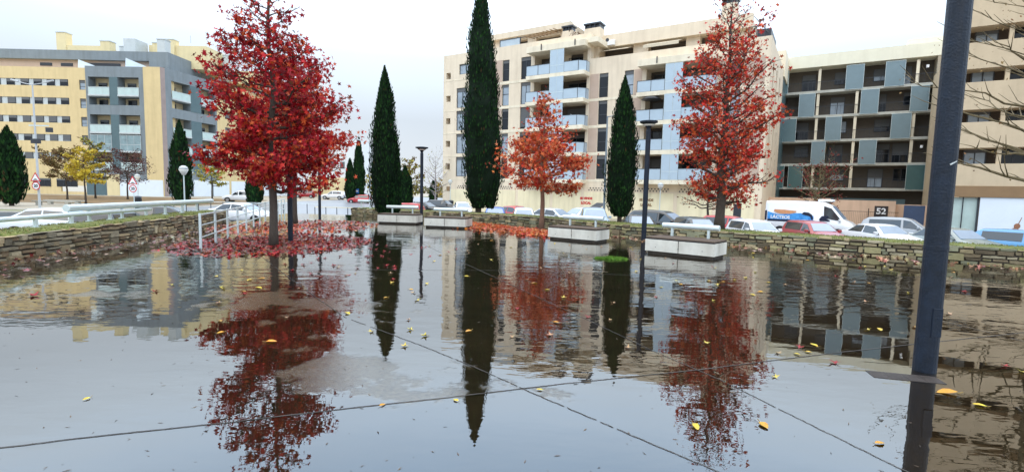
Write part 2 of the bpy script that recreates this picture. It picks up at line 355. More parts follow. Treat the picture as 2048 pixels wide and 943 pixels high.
bp = n('ShaderNodeBump'); bp.inputs['Strength'].default_value = 1; bp.inputs['Distance'].default_value = .012; l(a4.outputs[0], bp.inputs['Height'])
l(bp.outputs[0], gl.inputs['Normal'])
fr = n('ShaderNodeFresnel'); fr.inputs[0].default_value = 1.6; gl.inputs[0].default_value = (.97, .96, .94, 1); l(bp.outputs[0], fr.inputs[1])
rr = n('ShaderNodeMapRange'); l(fm, rr.inputs[0]); rr.inputs[3].default_value = .0; rr.inputs[4].default_value = .2; l(rr.outputs[0], gl.inputs['Roughness'])
gf = n('ShaderNodeMapRange'); l(fm, gf.inputs[0]); gf.inputs[3].default_value = 1; gf.inputs[4].default_value = .74
fb = n('ShaderNodeMath'); fb.operation = 'MULTIPLY_ADD'; fb.use_clamp = True; l(fr.outputs[0], fb.inputs[0]); fb.inputs[1].default_value = 1.12; fb.inputs[2].default_value = .07
mf = n('ShaderNodeMath'); mf.operation = 'MULTIPLY'; l(fb.outputs[0], mf.inputs[0]); l(gf.outputs[0], mf.inputs[1]); l(mf.outputs[0], ms.inputs[0])
wt = MB(); wt.f.append([wt.p((x, y, .008)) for x, y in plaza_poly]); wt.m.append(0); wt.c.append((1, 1, 1))
struct('water', wt, WM, 'still rain water flooding the plaza and mirroring the trees')
# ------------------------------------------------------------------ stone walls
def path_frame(P):
    cum = [0]
    for k in range(len(P)-1): cum.append(cum[-1]+math.dist(P[k], P[k+1]))
    def at(s):
        k = 0
        while k < len(P)-2 and s > cum[k+1]: k += 1
        t = (s-cum[k])/(cum[k+1]-cum[k]); a = Vector(P[k]); b = Vector(P[k+1])
        def nrm(i):
            i = max(0, min(len(P)-2, i)); d = (Vector(P[i+1])-Vector(P[i])).normalized(); return Vector((d.y, -d.x))
        n0 = (nrm(k-1)+nrm(k)).normalized(); n1 = (nrm(k)+nrm(k+1)).normalized()
        return a.lerp(b, t), n0.lerp(n1, t).normalized()
    return cum[-1], at
def stone_wall(name, label, P, top, bed, tone, rng, hc=(.075, .15), dbl=.16):
    length, at = path_frame(P)
    root = thing(name, label, 'stone wall', (*P[len(P)//2], 0))
    o = Vector((*P[len(P)//2], 0))
    T = lambda q: Vector(q)-o
    st = MB(T); z = -.03; courses = []; sd_ = rng.uniform(0, 50)
    while z < top-.06:
        h = min(rng.uniform(*hc), top-z); courses.append((z, z+h)); z += h
    for ci, (z0, z1) in enumerate(courses):
        s = rng.uniform(-.3, 0)
        while s < length:
            ln = rng.uniform(.16, .62)*(1.1 if z1-z0 > .11 else .8); a, b = max(s, 0), min(s+ln, length); s += ln
            if b-a < .06: continue
            j = lambda v: rng.uniform(-v, v)
            wv = noise.noise(Vector((a*.9+sd_, z0*3, 0)))*.05*sst(0, .12, z0)*(1-sst(top-.1, top, z1)); zz0, zz1 = z0+.008+j(.014)+wv, z1-.008+j(.016)+wv
            if rng.random() < dbl and ci+1 < len(courses): zz1 = min(top, courses[ci+1][1])-.01
            if rng.random() < .12: zz1 += .03
            pr = rng.uniform(.02, .08); ba = []; fr = []
            for (ss, zz) in ((a+.008, zz0), (b-.008, zz0), (b-.008, zz1), (a+.008, zz1)):
                p, nn = at(max(0, min(length, ss+j(.012)))); ba.append((p.x-nn.x*.03, p.y-nn.y*.03, zz))
            e = .022
            for (ss, zz) in ((a+e, zz0+e*.6), ((a+b)/2, zz0+e*.4+j(.008)), (b-e, zz0+e*.6), (b-e, zz1-e*.7), ((a+b)/2, zz1-e*.5+j(.008)), (a+e, zz1-e*.7)):
                p, nn = at(max(0, min(length, ss+j(.01)))); q = pr+j(.01); fr.append((p.x+nn.x*q, p.y+nn.y*q, zz))
            g = rng.uniform(.55, 1.15); t = rng.choice(tone); col = tuple(v*g for v in t)
            st.face(fr, 0, col)
            lo = [ba[0], ba[1], ba[2], ba[3]]
            st.face([ba[0], fr[0], fr[1], fr[2], ba[1]], 0, col); st.face([ba[1], fr[2], fr[3], ba[2]], 0, col)
            st.face([ba[2], fr[3], fr[4], fr[5], ba[3]], 0, col); st.face([ba[3], fr[5], fr[0], ba[0]], 0, col)
    st.build('stone_face', STONE, root, vcol=True)
    co = MB(T); tf = MB(T); n = int(length/.35); rows = []
    for k in range(n+1):
        p, nn = at(length*k/n)
        prof = [(-.005, -.05, 0), (-.005, top-.05, 0), (-.06, top-.012, 1), (-.3, top+.01, 1), (-bed*.6, top+.015, 1), (-bed, top-.05, 1), (-bed-.02, -1.4, 0)]
        rows.append([(p.x+nn.x*d, p.y+nn.y*d, zz+(noise.noise(Vector((p.x*1.3, p.y*1.3, d)))*.035 if tt and d < -.1 else 0)) for d, zz, tt in prof])
    for k in range(n):
        for i in range(6):
            (tf if 1 <= i <= 4 else co).face([rows[k][i], rows[k+1][i], rows[k+1][i+1], rows[k][i+1]])
    co.face(rows[0]); co.face(rows[-1])
    co.build('wall_core', MORTAR, root); tf.build('turf_top', TURF, root, smooth=True)
    gr = MB(); cnt = int(length*bed*520)
    for k in range(cnt):
        s = rng.uniform(0, length); p, nn = at(s); d = rng.uniform(.02, bed-.05)
        x, y = p.x-nn.x*d, p.y-nn.y*d
        if math.hypot(x, y) > 24 and rng.random() < .5: continue
        zz = top-.02; h = rng.uniform(.02, .06); an = rng.uniform(0, PI); wd = rng.uniform(.006, .014)
        c = rng.choice([(.13, .19, .03), (.20, .24, .05), (.26, .25, .08), (.10, .14, .03), (.30, .22, .09)])
        dx, dy = math.cos(an)*wd, math.sin(an)*wd; lx, ly = rng.uniform(-.04, .04), rng.uniform(-.04, .04)
        gr.face([(x-dx, y-dy, zz), (x+dx, y+dy, zz), (x+lx, y+ly, zz+h)], 0, c)
    g = gr.build('grass', GRASS, None, vcol=True)
    return root, at, length, g
TON1 = [(.40, .31, .18), (.46, .36, .20), (.33, .29, .20), (.28, .24, .16), (.50, .42, .27), (.30, .21, .12)]
TON2 = [(.42, .34, .20), (.47, .38, .21), (.30, .30, .19), (.36, .32, .16), (.22, .17, .10), (.48, .42, .28)]
_, at_r, len_r, g1 = stone_wall('stone_wall', 'low curved dry stone wall with a grassy top behind the benches, parked cars beyond it', RW, .44, 1.6, [tuple(v*.9 for v in q) for q in TON2], random.Random(3), (.065, .13), .14)
tag(g1, 'short grass and moss growing on top of the curved wall', 'grass', kind='stuff')
_, at_l, len_l, g2 = stone_wall('stone_wall', 'low straight dry stone wall at the left edge under the thick pipe rail', LW, .53, 1.1, TON1, random.Random(5), (.05, .105), .12)
tag(g2, 'short bright grass growing on top of the left wall', 'grass', kind='stuff')
def pipe_rail(label, pts, z, r, posts, ztop):
    root = thing('pipe_rail', label, 'pipe rail', (*pts[0], ztop)); T = lambda q: Vector(q)-Vector((*pts[0], ztop))
    MB(T).tube([(x, y, z) for x, y in pts], r, 16).build('rail', PIPE, root, smooth=False, bevel=.006)
    a, b = Vector(pts[0]), Vector(pts[-1])
    for t in posts:
        p = a.lerp(b, t); MB(T).box(p.x-.03, p.x+.03, p.y-.035, p.y+.035, ztop-.04, z-r*.6).build('post', PIPE, root, bevel=.004)
        MB(T).box(p.x-.06, p.x+.06, p.y-.07, p.y+.07, ztop-.03, ztop+.012).build('base_plate', PIPE, root)
pipe_rail('thick pale pipe rail with a cut open end on the left wall', [(-11.35, 12.7), (-12.75, 21.2)], .93, .09, (.1, .27, .42, .56, .7, .84), .55)
pipe_rail('thinner pale pipe rail running out of the photo at the left edge', [(-10.05, 6.5), (-10.85, 10.6), (-11.95, 16.5)], .77, .055, (.05, .2, .5, .62, .78), .55)
pipe_rail('short pale pipe rail on the far end of the curved wall beside the cypress', [(-9.2, 29.9), (-7.5, 28.9)], .86, .08, (.12, .5, .88), .46)
# ------------------------------------------------------------------ facades
def wall(mb, a0, a1, z0, z1, holes=(), d=0., m=0, back=None):
    A = sorted({a0, a1} | {h[i] for h in holes for i in (0, 1) if a0 <= h[i] <= a1}); Z = sorted({z0, z1} | {h[i] for h in holes for i in (2, 3) if z0 <= h[i] <= z1})
    for i in range(len(A)-1):
        for j in range(len(Z)-1):
            ca, cz = (A[i]+A[i+1])/2, (Z[j]+Z[j+1])/2
            if any(h[0] < ca < h[1] and h[2] < cz < h[3] for h in holes): continue
            mb.face([(A[i], d, Z[j]), (A[i+1], d, Z[j]), (A[i+1], d, Z[j+1]), (A[i], d, Z[j+1])], m)
    for h in holes:
        x0, x1, y0, y1, dp = h[:5]; e = d+dp
        for q in (((x0, y0), (x1, y0)), ((x1, y0), (x1, y1)), ((x1, y1), (x0, y1)), ((x0, y1), (x0, y0))):
            mb.face([(q[0][0], d, q[0][1]), (q[1][0], d, q[1][1]), (q[1][0], e, q[1][1]), (q[0][0], e, q[0][1])], m)
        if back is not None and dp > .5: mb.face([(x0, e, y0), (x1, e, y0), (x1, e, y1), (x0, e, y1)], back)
def window(par, T, a0, a1, z0, z1, d, blind=None, light=False, mull=1, trans=0, fr=.07, fm=None, rng=R):
    f = MB(T); y0, y1 = d-.08, d-.02; fm = fm or DARKF
    f.box(a0, a1, y0, y1, z0, z0+fr); f.box(a0, a1, y0, y1, z1-fr, z1); f.box(a0, a0+fr, y0, y1, z0+fr, z1-fr); f.box(a1-fr, a1, y0, y1, z0+fr, z1-fr)
    for k in range(mull): x = a0+(a1-a0)*(k+1)/(mull+1); f.box(x-fr/2, x+fr/2, y0+.005, y1, z0+fr, z1-fr)
    if trans: z = z0+(z1-z0)*trans; f.box(a0+fr, a1-fr, y0+.007, y1, z-fr/2, z+fr/2)
    w_ = f.build('window', fm, par)
    MB(T).box(a0+.02, a1-.02, d-.045, d-.03, z0+.02, z1-.02).build('pane', GLASSL if light else GLASS, w_)
    b = blind if blind is not None else rng.choice([.15, .2, .35, .5, .9, .25])
    if b > 0: MB(T).box(a0+fr*.6, a1-fr*.6, d-.1, d-.05, z1-(z1-z0)*b, z1-.01).build('blind', BLIND, w_)
    MB(T).face([(a0, d+.01, z0), (a1, d+.01, z0), (a1, d+.01, z1), (a0, d+.01, z1)]).build('pane_backing', CURT if light else BLACK, w_)  # pale curtain behind light panes, plain black sheet behind the others
    return w_
def TB(dz=1., dx=0, dd=0, rot=None):
    def T(q):
        a, d, z = q
        if rot: a, d = dx+d*rot[0]+a*rot[1], dd+d*rot[2]+a*rot[3]
        return (a, d, z+dz)
    return T
# ---- centre block
A32 = math.radians(32)
CB = thing('apartment_building', 'cream six storey apartment block in the middle with blue glass corner balconies', 'building', (8.26, 57, -1), -A32)
T = TB(1.)
FL = [3.1, 6.1, 9.08, 12.0, 14.95]
holes = []; wins = []
for i, f in enumerate(FL):
    wins += [(-11.65, -10.65, f+.12, f+2.66, 0, .55), (-8.97, -7.6, f+.12, f+2.7, 1, .0)]
    if i < 4: wins += [(1.15, 2.2, f+.12, f+2.72, 0, .42), (4.05, 5.05, f+.12, f+2.72, 0, .42), (-18.8, -17.0, f+.35, f+2.9, 1, 0), (14.7, 15.6, f+.12, f+2.7, 0, .4)]
wins.append((-18.4, -16.3, 16.6, 17.9, 1, 0))
for q in wins: holes.append((*q[:4], .22))
for f in FL: holes.append((-20.55, -19.8, f+1.25, f+2.05, .9))
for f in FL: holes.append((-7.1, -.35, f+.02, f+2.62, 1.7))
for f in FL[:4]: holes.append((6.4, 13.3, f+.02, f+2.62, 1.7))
mb = MB(T)
H1 = [h for h in holes if h[1] < 0]; H2 = [h for h in holes if h[0] > 0]
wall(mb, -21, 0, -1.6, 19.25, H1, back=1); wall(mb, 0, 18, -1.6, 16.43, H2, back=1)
for (a0, a1, zt) in ((-21, 0, 19.25), (0, 18, 16.43)):
    mb.face([(a0, 0, zt), (a1, 0, zt), (a1, .3, zt), (a0, .3, zt)]); mb.face([(a0, .3, zt), (a1, .3, zt), (a1, .3, zt-1), (a0, .3, zt-1)])
    mb.face([(a0, .3, zt-1), (a1, .3, zt-1), (a1, 15, zt-1), (a0, 15, zt-1)])
mb.face([(-21, 0, -1.6), (-21, 15, -1.6), (-21, 15, 19.25), (-21, 0, 19.25)])
mb.face([(0, 0, 15.4), (0, 15, 15.4), (0, 15, 19.25), (0, 0, 19.25)])
mb.face([(-21, 15, -1.6), (18, 15, -1.6), (18, 15, 18), (-21, 15, 18)])
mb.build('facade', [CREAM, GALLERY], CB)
# right flank
TS = TB(1., 18, 0, (0, -1, 1, 0))      # a' = depth along the flank
def TS(q): a, d, z = q; return (18-d, a, z+1.)
mb = MB(TS); fh = [(x0, x1, f+.12, f+2.65, .22) for f in FL[:4] for x0, x1 in ((2.6, 3.5), (6.3, 7.2), (10, 10.9))]
wall(mb, 0, 15, -1.6, 16.43, fh); mb.build('flank_wall', CREAM, CB)
for h in fh: window(CB, TS, *h[:4], .22, mull=0, trans=.4)
for q in wins:
    window(CB, T, *q[:4], .22, mull=q[4], trans=q[5], light=(q[0] < -17 or R.random() < .35), blind=R.choice([.12, .14, .16, .9 if q[0] > -17 else .2, .15]))
class Each:
    def __init__(s, name, mt, par, T): s.a = (name, mt, par, T)
    def box(s, *b): MB(s.a[3]).box(*b).build(s.a[0], s.a[1], s.a[2])
    def build(s, *a, **k): pass
tr_ = Each('string_course', CREAM2, CB, T)
for f in FL:
    tr_.box(-13, -7.45, -.035, .0, f-.22, f+.05)
    if f < 14: tr_.box(-21.02, -16.8, -.03, 0, f-.02, f+.06)
for f in FL[:4]: tr_.box(.02, 6.0, -.035, 0, f-.22, f+.05); tr_.box(13.6, 18.02, -.035, 0, f-.22, f+.05)
tr_.box(-21.03, -13, -.03, 0, 15.9, 15.98)
tr_.build('string_course', CREAM2, CB)
pn = Each('cladding_panel', TAUPE, CB, T)
for f in FL:
    for a0, a1 in ((-12.9, -11.68),):
        pn.box(a0, a1, -.02, 0, f+.08, f+2.72)
for f in FL[:4]:
    for a0, a1 in ((.05, 1.1), (5.1, 5.95), (13.65, 14.6), (15.7, 17.6)): pn.box(a0, a1, -.02, 0, f+.08, f+2.72)
pn.build('cladding_panel', TAUPE, CB)
def bay(par, T, a0, a1, floors, sc, zr=2.62):
    for i, f in enumerate(floors):
        MB(T).box(a0, a1, -1.5, -.002, f-.42, f+.02).build('balcony_slab', CREAM2, par, bevel=.02)
        segs = [(a0+.05, sc[0]), (sc[2], a1-.75)]
        for x0, x1 in segs: MB(T).box(x0, x1, -1.46, -1.44, f+.02, f+1.12).build('glass_railing', SCREEN, par)
        g = MB(T)
        g.face([(a1-.75, -1.45, f+.02), (a1-.05, -.8, f+.02), (a1-.05, -.8, f+1.12), (a1-.75, -1.45, f+1.12)])
        g.box(a0+.04, a0+.06, -1.42, -.05, f+.02, f+1.12); g.box(a1-.06, a1-.04, -.78, -.05, f+.02, f+1.12)
        g.build('glass_railing', SCREEN, par)
        fr = MB(T)
        for x0, x1 in segs: fr.box(x0, x1, -1.49, -1.42, f+1.12, f+1.16); fr.box(x0, x1, -1.49, -1.42, f-.0, f+.04)
        for x in (a0+.05, (a0+.05+sc[0])/2, a1-.75, sc[0]-.04): fr.box(x-.02, x+.02, -1.49, -1.43, f, f+1.14)
        fr.tube([(a1-.75, -1.45, f+1.14), (a1-.05, -.8, f+1.14), (a1-.05, -.05, f+1.14)], .025, 6)
        fr.box(a1-.08, a1-.03, -.82, -.78, f, f+1.14)
        fr.build('railing_frame', DARKF, par)
        for x0, x1 in ((sc[0], sc[1]), (sc[1], sc[2])):
            s = MB(T).box(x0+.02, x1-.02, -1.5, -1.46, f+.05, f+2.56).build('sliding_screen', SCREEN, par)
            q = MB(T)
            for zz in (f+.04, f+.85, f+2.56): q.box(x0, x1, -1.51, -1.45, zz-.02, zz+.02)
            q.box(x0-.005, x0+.025, -1.512, -1.45, f+.04, f+2.56); q.build('screen_frame', PIPE, s)
        for x0, x1 in ((a0+.8, a0+2.6), (a1-3.4, a1-.8)):
            window(par, T, x0, x1, f+.1, f+2.3, 1.66, mull=1, blind=R.choice([0, .2, .4]), light=R.random() < .2)
        ty = R.random()
        if ty < .6:
            x = R.uniform(a1-2.4, a1-1.3); fu = MB(T); fu.box(x, x+.75, -.9, -.3, f+.68, f+.72); fu.box(x+.05, x+.1, -.85, -.8, f+.02, f+.68); fu.box(x+.65, x+.7, -.4, -.35, f+.02, f+.68); fu.box(x-.5, x-.1, -.8, -.4, f+.02, f+.45); fu.box(x-.5, x-.45, -.8, -.4, f+.45, f+1.35)
            fu.build('terrace_furniture', WHITEW, par)
    f = floors[-1]
    MB(T).prism([(a0, f+2.62), (a1-.6, f+2.62), (a1, f+2.62), (a1, f+3.3), (a0, f+3.3)], -1.5, -.002).build('canopy', CREAM2, par, bevel=.02)
    dr = MB(T)
    for x in (a0+2, a1-1.2): dr.box(x-.04, x+.04, -1.62, -1.5, f+2.75, f+3.4)
    dr.build('drain_spout', DARKF, par)
bay(CB, T, -7.4, 0, FL, (-4.25, -3.37, -2.5))
bay(CB, T, 5.9, 13.5, FL[:4], (8.8, 9.65, 10.5))
MB(T).lathe([(.9, 0), (1.0, .05), (.6, .28), (.04, .42)], 20, (7.4, -1.2, 11.2)).build('closed_parasol', DARKF, CB)
# ground floor shutters and vents
gf = MB(T); 
for k, (x0, x1) in enumerate([(-19.6, -15), (-14.6, -9.4), (-9.0, -4.6), (-4.2, -.6), (-.2, 5.0), (5.4, 9.8), (10.2, 13.6), (14.2, 17.4)]):
    gf.box(x0, x1, -.04, 0, -1.5, 1.75)
gf.build('garage_panel', mat('garage_cream', (.80, .72, .50), .8, .06, .7, dirt=.35), CB)
vt = MB(T)
for g0, g1 in ((-18.4, -15), (-14, -9.6), (-8.6, -4.9), (-3.9, -.9), (.4, 4.7), (6, 9.6), (10.4, 13.4)):
    n_ = int((g1-g0)/.34)
    for k in range(n_):
        for j in range(2):
            x = g0+k*.34+.17*(j % 2); z = 1.98+.22*j; vt.face([(x-.085, -.05, z), (x, -.05, z-.1), (x+.085, -.05, z), (x, -.05, z+.1)])
vt.build('vent_holes', DARKF, CB)
MB(T).box(15.6, 16.3, -.06, -.04, -1.3, .9).build('metal_door', DARKF, CB)
MB(T).box(-20.3, -19.6, -.05, 0, 1.5, 2.1).build('wall_vent', TAND, CB)
for x, c in ((-.9+1.0, REDP), (7.0, TAND)):
    s = text_obj('lettering', 'SE VENDE', .34, c, CB, (x, -.06, 2.02), (1, 0, 0), (0, 0, 1), bold=.02); s2 = text_obj('lettering', 'LOCAL', .38, c, CB, (x, -.06, 1.5), (1, 0, 0), (0, 0, 1), bold=.025)
# penthouses
at_ = MB(T); wall(at_, -15.5, -3.6, 19.1, 21.6, [(-13.4, -9.8, 19.15, 20.7, .8), (-8.6, -5.2, 19.15, 20.6, .8)], d=2.8, back=1)
at_.box(-15.5, -3.6, 2.2, 2.79, 21.0, 21.7); at_.box(-15.5, -3.6, 3.7, 12, 18.3, 21.6); at_.face([(-15.5, 2.8, 18.2), (-15.5, 12, 18.2), (-15.5, 12, 21.6), (-15.5, 2.8, 21.6)]); at_.face([(-3.6, 2.8, 18.2), (-3.6, 12, 18.2), (-3.6, 12, 21.6), (-3.6, 2.8, 21.6)])
at_.build('penthouse', [CREAM, GALLERY], CB)
a2 = MB(T); wall(a2, -1.8, 15.8, 15.4, 18.9, [(0.2, 3.9, 16.0, 18.1, 1), (5.6, 9.6, 16.0, 18.1, 1), (11, 14, 16, 18.1, 1)], d=2.8, back=1)
a2.box(-1.8, 16, 2.2, 2.79, 18.1, 19.45); a2.box(-1.8, 15.8, 3.85, 12, 15.4, 19.3); a2.build('penthouse', [CREAM, GALLERY], CB)
MB(T).box(-1.5, 1.2, -.9, 2.8, 17.95, 18.5).build('roof_slab', CREAM2, CB)
# glazed terrace
ge = MB(T).box(-12.3, -9.4, .35, .37, 19.3, 20.1).build('terrace_glazing', mat('clear_terrace_glass', (.42, .50, .56), .1, .1, 1, spec=.9), CB)
fr = MB(T); fr.box(-12.35, -9.35, .3, .42, 20.1, 20.18); fr.box(-12.35, -12.27, .3, .42, 19.2, 20.1); fr.box(-9.43, -9.35, .3, .42, 19.2, 20.1); fr.tube([(-9.4, .36, 20.12), (-9.4, 2.6, 20.9)], .05, 6); fr.tube([(-12.3, .36, 20.12), (-12.3, 2.6, 20.9)], .05, 6); fr.build('terrace_frame', DARKF, CB)
pg = MB(T)
for k in range(9): pg.tube([(-8.8+k*.45, .8, 20.3+.05*k), (-8.8+k*.45, 2.8, 20.55+.05*k)], .05, 5)
pg.box(-8.9, -5.0, .75, .85, 20.15, 20.25); pg.build('pergola', TAND, CB)
aw = MB(T); aw.face([(5.7, .6, 17.3), (9.4, .6, 17.3), (9.4, 2.7, 18.0), (5.7, 2.7, 18.0)]); aw.face([(5.7, .6, 17.3), (9.4, .6, 17.3), (9.4, .58, 17.0), (5.7, .58, 17.0)]); aw.build('awning', mat('beige_awning', (.55, .48, .36), .9, .1, 4, stretch=(8, 1, 1)), CB)
aw = MB(T); aw.face([(0.6, .8, 17.3), (3.9, .8, 17.3), (3.9, 2.7, 17.95), (.6, 2.7, 17.95)]); aw.build('awning', MATS['beige_awning'], CB)
ac = MB(T).box(1.2, 2.0, 1.8, 2.15, 18.2, 18.75).build('air_conditioner', WHITEP, CB); MB(T).lathe([(.2, 0), (.2, .03)], 14).build('fan_grille', DARKF, ac)
for o in COL.objects:
    if o.name.startswith('fan_grille'): o.rotation_euler = (PI/2, 0, 0); o.location = (1.6, 1.8, 19.45)
# roof ladder frame and dark box at the right end
rl = MB(T); 
for x in (15.9, 16.6, 17.3): rl.tube([(x, .6, 16.4), (x, .6, 17.6)], .04, 5)
rl.tube([(15.9, .6, 17.6), (17.3, .6, 17.6)], .04, 5); rl.tube([(16, 3.0, 19.3), (17.6, .6, 16.9)], .035, 5); rl.box(16.6, 17.8, 1.0, 6, 16.4, 17.4); rl.build('terrace_screen', DARKF, CB)
for (x0, x1, y0, y1, zt) in ((-4.4, -3.1, 1.6, 2.6, 21.0), (-1.4, .5, 1.2, 2.6, 20.7), (13.0, 14.4, 2.6, 4, 21.4)):
    c = MB(T).box(x0, x1, y0, y1, 15.4, zt-.55).build('chimney', CREAM, CB)
    k = MB(T)
    for x in np.linspace(x0+.1, x1-.1, 4): k.box(x-.06, x+.06, y0+.05, y1-.05, zt-.55, zt-.12)
    k.box(x0+.05, x1-.05, y0+.2, y1-.2, zt-.55, zt-.2); k.box(x0-.08, x1+.08, y0-.08, y1+.08, zt-.14, zt+.02); k.build('chimney_cap', DARKF, c)
iv = MB(T)
for k in range(260):
    x = R.uniform(-3.4, -.6); z = 19.2+1.3*((-.6-x)/2.8)*R.random(); q = (x, R.uniform(1.2, 1.9), z); s = .12; a = R.uniform(0, PI)
    iv.face([(q[0]-s*math.cos(a), q[1], q[2]-s*math.sin(a)), (q[0]+s*.5, q[1]+.05, q[2]), (q[0]+s*math.sin(a), q[1]-.04, q[2]+s)])
iv.build('climbing_plant', mat('rust_ivy', (.16, .08, .035), .9, .4, 6), CB)
# ---- grey gallery block
GB = thing('apartment_building', 'grey open gallery apartment block with sliding frosted blue screens, right of the cream block', 'building', (33.74, 64, -1.3), -A32)
T = TB(1.3)
FG = [2.95, 5.85, 8.72, 11.65, 14.6]; a0, a1 = -.6, 14.6
mb = MB(T)
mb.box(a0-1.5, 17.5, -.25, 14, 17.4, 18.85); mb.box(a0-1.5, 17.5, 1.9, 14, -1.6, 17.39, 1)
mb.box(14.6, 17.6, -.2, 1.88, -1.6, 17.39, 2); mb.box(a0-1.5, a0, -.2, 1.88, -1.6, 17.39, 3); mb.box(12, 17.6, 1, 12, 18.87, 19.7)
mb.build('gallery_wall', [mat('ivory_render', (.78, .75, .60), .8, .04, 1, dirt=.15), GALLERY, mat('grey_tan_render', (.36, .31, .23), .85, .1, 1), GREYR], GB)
SL = MB(T)
for f in FG: SL.box(a0, a1, -.05, 1.9, f-.3, f)
SL.build('gallery_slab', mat('grey_slab_edge', (.46, .46, .41), .8, .06, 2, dirt=.4), GB, bevel=.01)
cols = [3.64, 7.55, 13.0, -.15]
for i, f in enumerate(FG):
    for x in cols: MB(T).box(x-.14, x+.14, .1, .38, f+.002, f+2.6).build('column', CREAM2, GB)
    for x in (1.3, 5.4, 9.3, 11.6):
        x += R.uniform(-.5, .5); h = R.random() < .5
        window(GB, T, x, x+1.5, f+(.9 if h else .1), f+2.3, 1.89, mull=1, blind=R.choice([0, .3, .5, .6]), light=R.random() < .25)
    rl = MB(T); rl.box(a0, a1, .0, .04, f+1.02, f+1.06)
    for k in range(30): x = a0+(a1-a0)*k/30; rl.box(x, x+.02, .0, .02, f, f+1.02)
    rl.build('balustrade', DARKF, GB)
SC = {4: [(-.6, .35, 1), (6.3, 8.05, 0), (10.05, 11.86, 0)], 3: [(1.65, 3.35, 0), (7.93, 9.65, 0), (12.53, 14.15, 0)], 2: [(-.12, 1.53, 1), (4.6, 6.23, 0), (10.98, 12.79, 0)], 1: [(3.32, 4.78, 0), (8.14, 9.81, 0)], 0: [(-.6, .54, 2), (12.74, 14.4, 2), (1.0, 2.6, 2)]}
for i, L_ in SC.items():
    for x0, x1, m_ in L_:
        s = MB(T).box(x0+.03, x1-.03, -.14, -.1, FG[i]-.12, FG[i]+2.62).build('sliding_screen', [SCRB, SCRG, SCRD][m_], GB)
        q = MB(T); q.box(x0, x1, -.16, -.08, FG[i]-.15, FG[i]-.12); q.box(x0, x1, -.16, -.08, FG[i]+2.62, FG[i]+2.66); q.box(x0, x0+.03, -.16, -.08, FG[i]-.12, FG[i]+2.62); q.box(x1-.03, x1, -.16, -.08, FG[i]-.12, FG[i]+2.62); q.build('screen_frame', PIPE, s)
MB(T).box(.2, 13, 1.0, 1.06, .2, 1.7).build('ground_glazing', SCRG, GB)
MB(T).box(a0, 14.6, -.1, 1.85, -1.6, .2).build('plinth', CONC, GB)
lt = MB(T)
for x, f in ((13.9, 5.85), (13.8, 14.6)): lt.lathe([(.13, 0), (.13, .3)], 10, (x, -.1, f+1.6))
lt.build('wall_lamp', WHITEP, GB)
# glass stair tower between the two blocks
ST = thing('stair_tower', 'narrow glazed stair tower with a cream box on top, between cream and grey blocks', 'stair tower', (30.6, 60.2, -1.3), -A32)
TT = TB(1.3); 
MB(TT).box(-1.0, .75, 0, 8, -1.6, 15.6).build('glazed_shaft', SCRG, ST)
MB(TT).box(-1.6, .9, -.15, 8, 15.61, 18.6).build('cream_box', CREAM2, ST, bevel=.02)
q = MB(TT)
for f in (2, 5, 8, 11, 14): q.box(-1.05, .8, -.05, 0, f, f+.12)
for x in (-1.03, -.45, .13, .72): q.box(x, x+.06, -.06, -.001, -1.6, 15.6)
q.build('glazing_bar', DARKF, ST)
# boundary wall with the number
BW = thing('boundary_wall', 'salmon boundary wall carrying the house number 52 in front of the grey block', 'wall', (29.5-1.4, 51.7+.9, -1.45), -A32)
TW = TB(1.45)
wl = MB(TW); wl.box(-5.2, 4.4, 0, .35, -1.6, 1.62); wl.box(4.41, 9.6, -.4, .3, -1.6, 1.5); wl.box(9.61, 12, .3, .65, -1.6, 1.2)
wl.build('wall_face', mat('salmon_render', (.66, .46, .33), .85, .06, .7, dirt=.3), BW)
MB(TW).box(-5.3, 9.6, -.46, -.401, -1.6, -1.15).build('dark_skirting', DARKF, BW)
ns = MB(TW).box(8.0, 9.05, -.46, -.402, -.02, 1.0).build('number_plate', mat('brown_plate', (.03, .02, .02), .4, .1, 4), BW)
text_obj('numeral', '52', .78, WHITEP, ns, (8.52, -.47, .49+1.45), (1, 0, 0), (0, 0, 1), bold=.02)
fn = MB(TW); fn.tube([(4.6, -1.2, .45), (9.8, -1.2, .45)], .02, 5)
for k in range(36): fn.tube([(4.6+k*.145, -1.2, -1.5), (4.6+k*.145, -1.2, .45)], .008, 4, caps=False)
fn.tube([(7.5, -1.2, -1.6), (7.5, -1.2, .75)], .035, 6)
fnc = fn.build('railing_bars', BLACK, None); fnc.name = 'metal_fence'; fnc.location = BW.location; fnc.rotation_euler = BW.rotation_euler; tag(fnc, 'thin black metal railing standing in front of the salmon wall by the number 52', 'fence')
# ---- right block
RB = thing('apartment_building', 'tan apartment block at the right edge with dark recessed balcony bands above a white shop', 'building', (34.83, 36, -1.3), -A32)
T = TB(1.3); x0, x1 = -3.35, 14
bands = [(4.35, 5.5), (7.35, 8.25), (10.2, 11.15), (13.0, 14.1), (16, 17)]
mb = MB(T); wall(mb, x0, x1, 2.65, 20, [(-2.9, 13.5, a, b, 1.7) for a, b in bands], back=1)
mb.face([(x0, 0, -1.6), (x0, 2.5, -1.6), (x0, 2.5, 20), (x0, 0, 20)]); mb.face([(x0, 0, 20), (x1, 0, 20), (x1, 22, 20), (x0, 2.5, 20)]); mb.box(x0, -2.75, 0.002, .8, -1.6, 2.64)
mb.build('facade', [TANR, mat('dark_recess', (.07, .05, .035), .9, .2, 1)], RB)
MB(T).box(x0, x1, -.08, -.002, 1.95, 2.75).build('shop_fascia', TAND, RB)
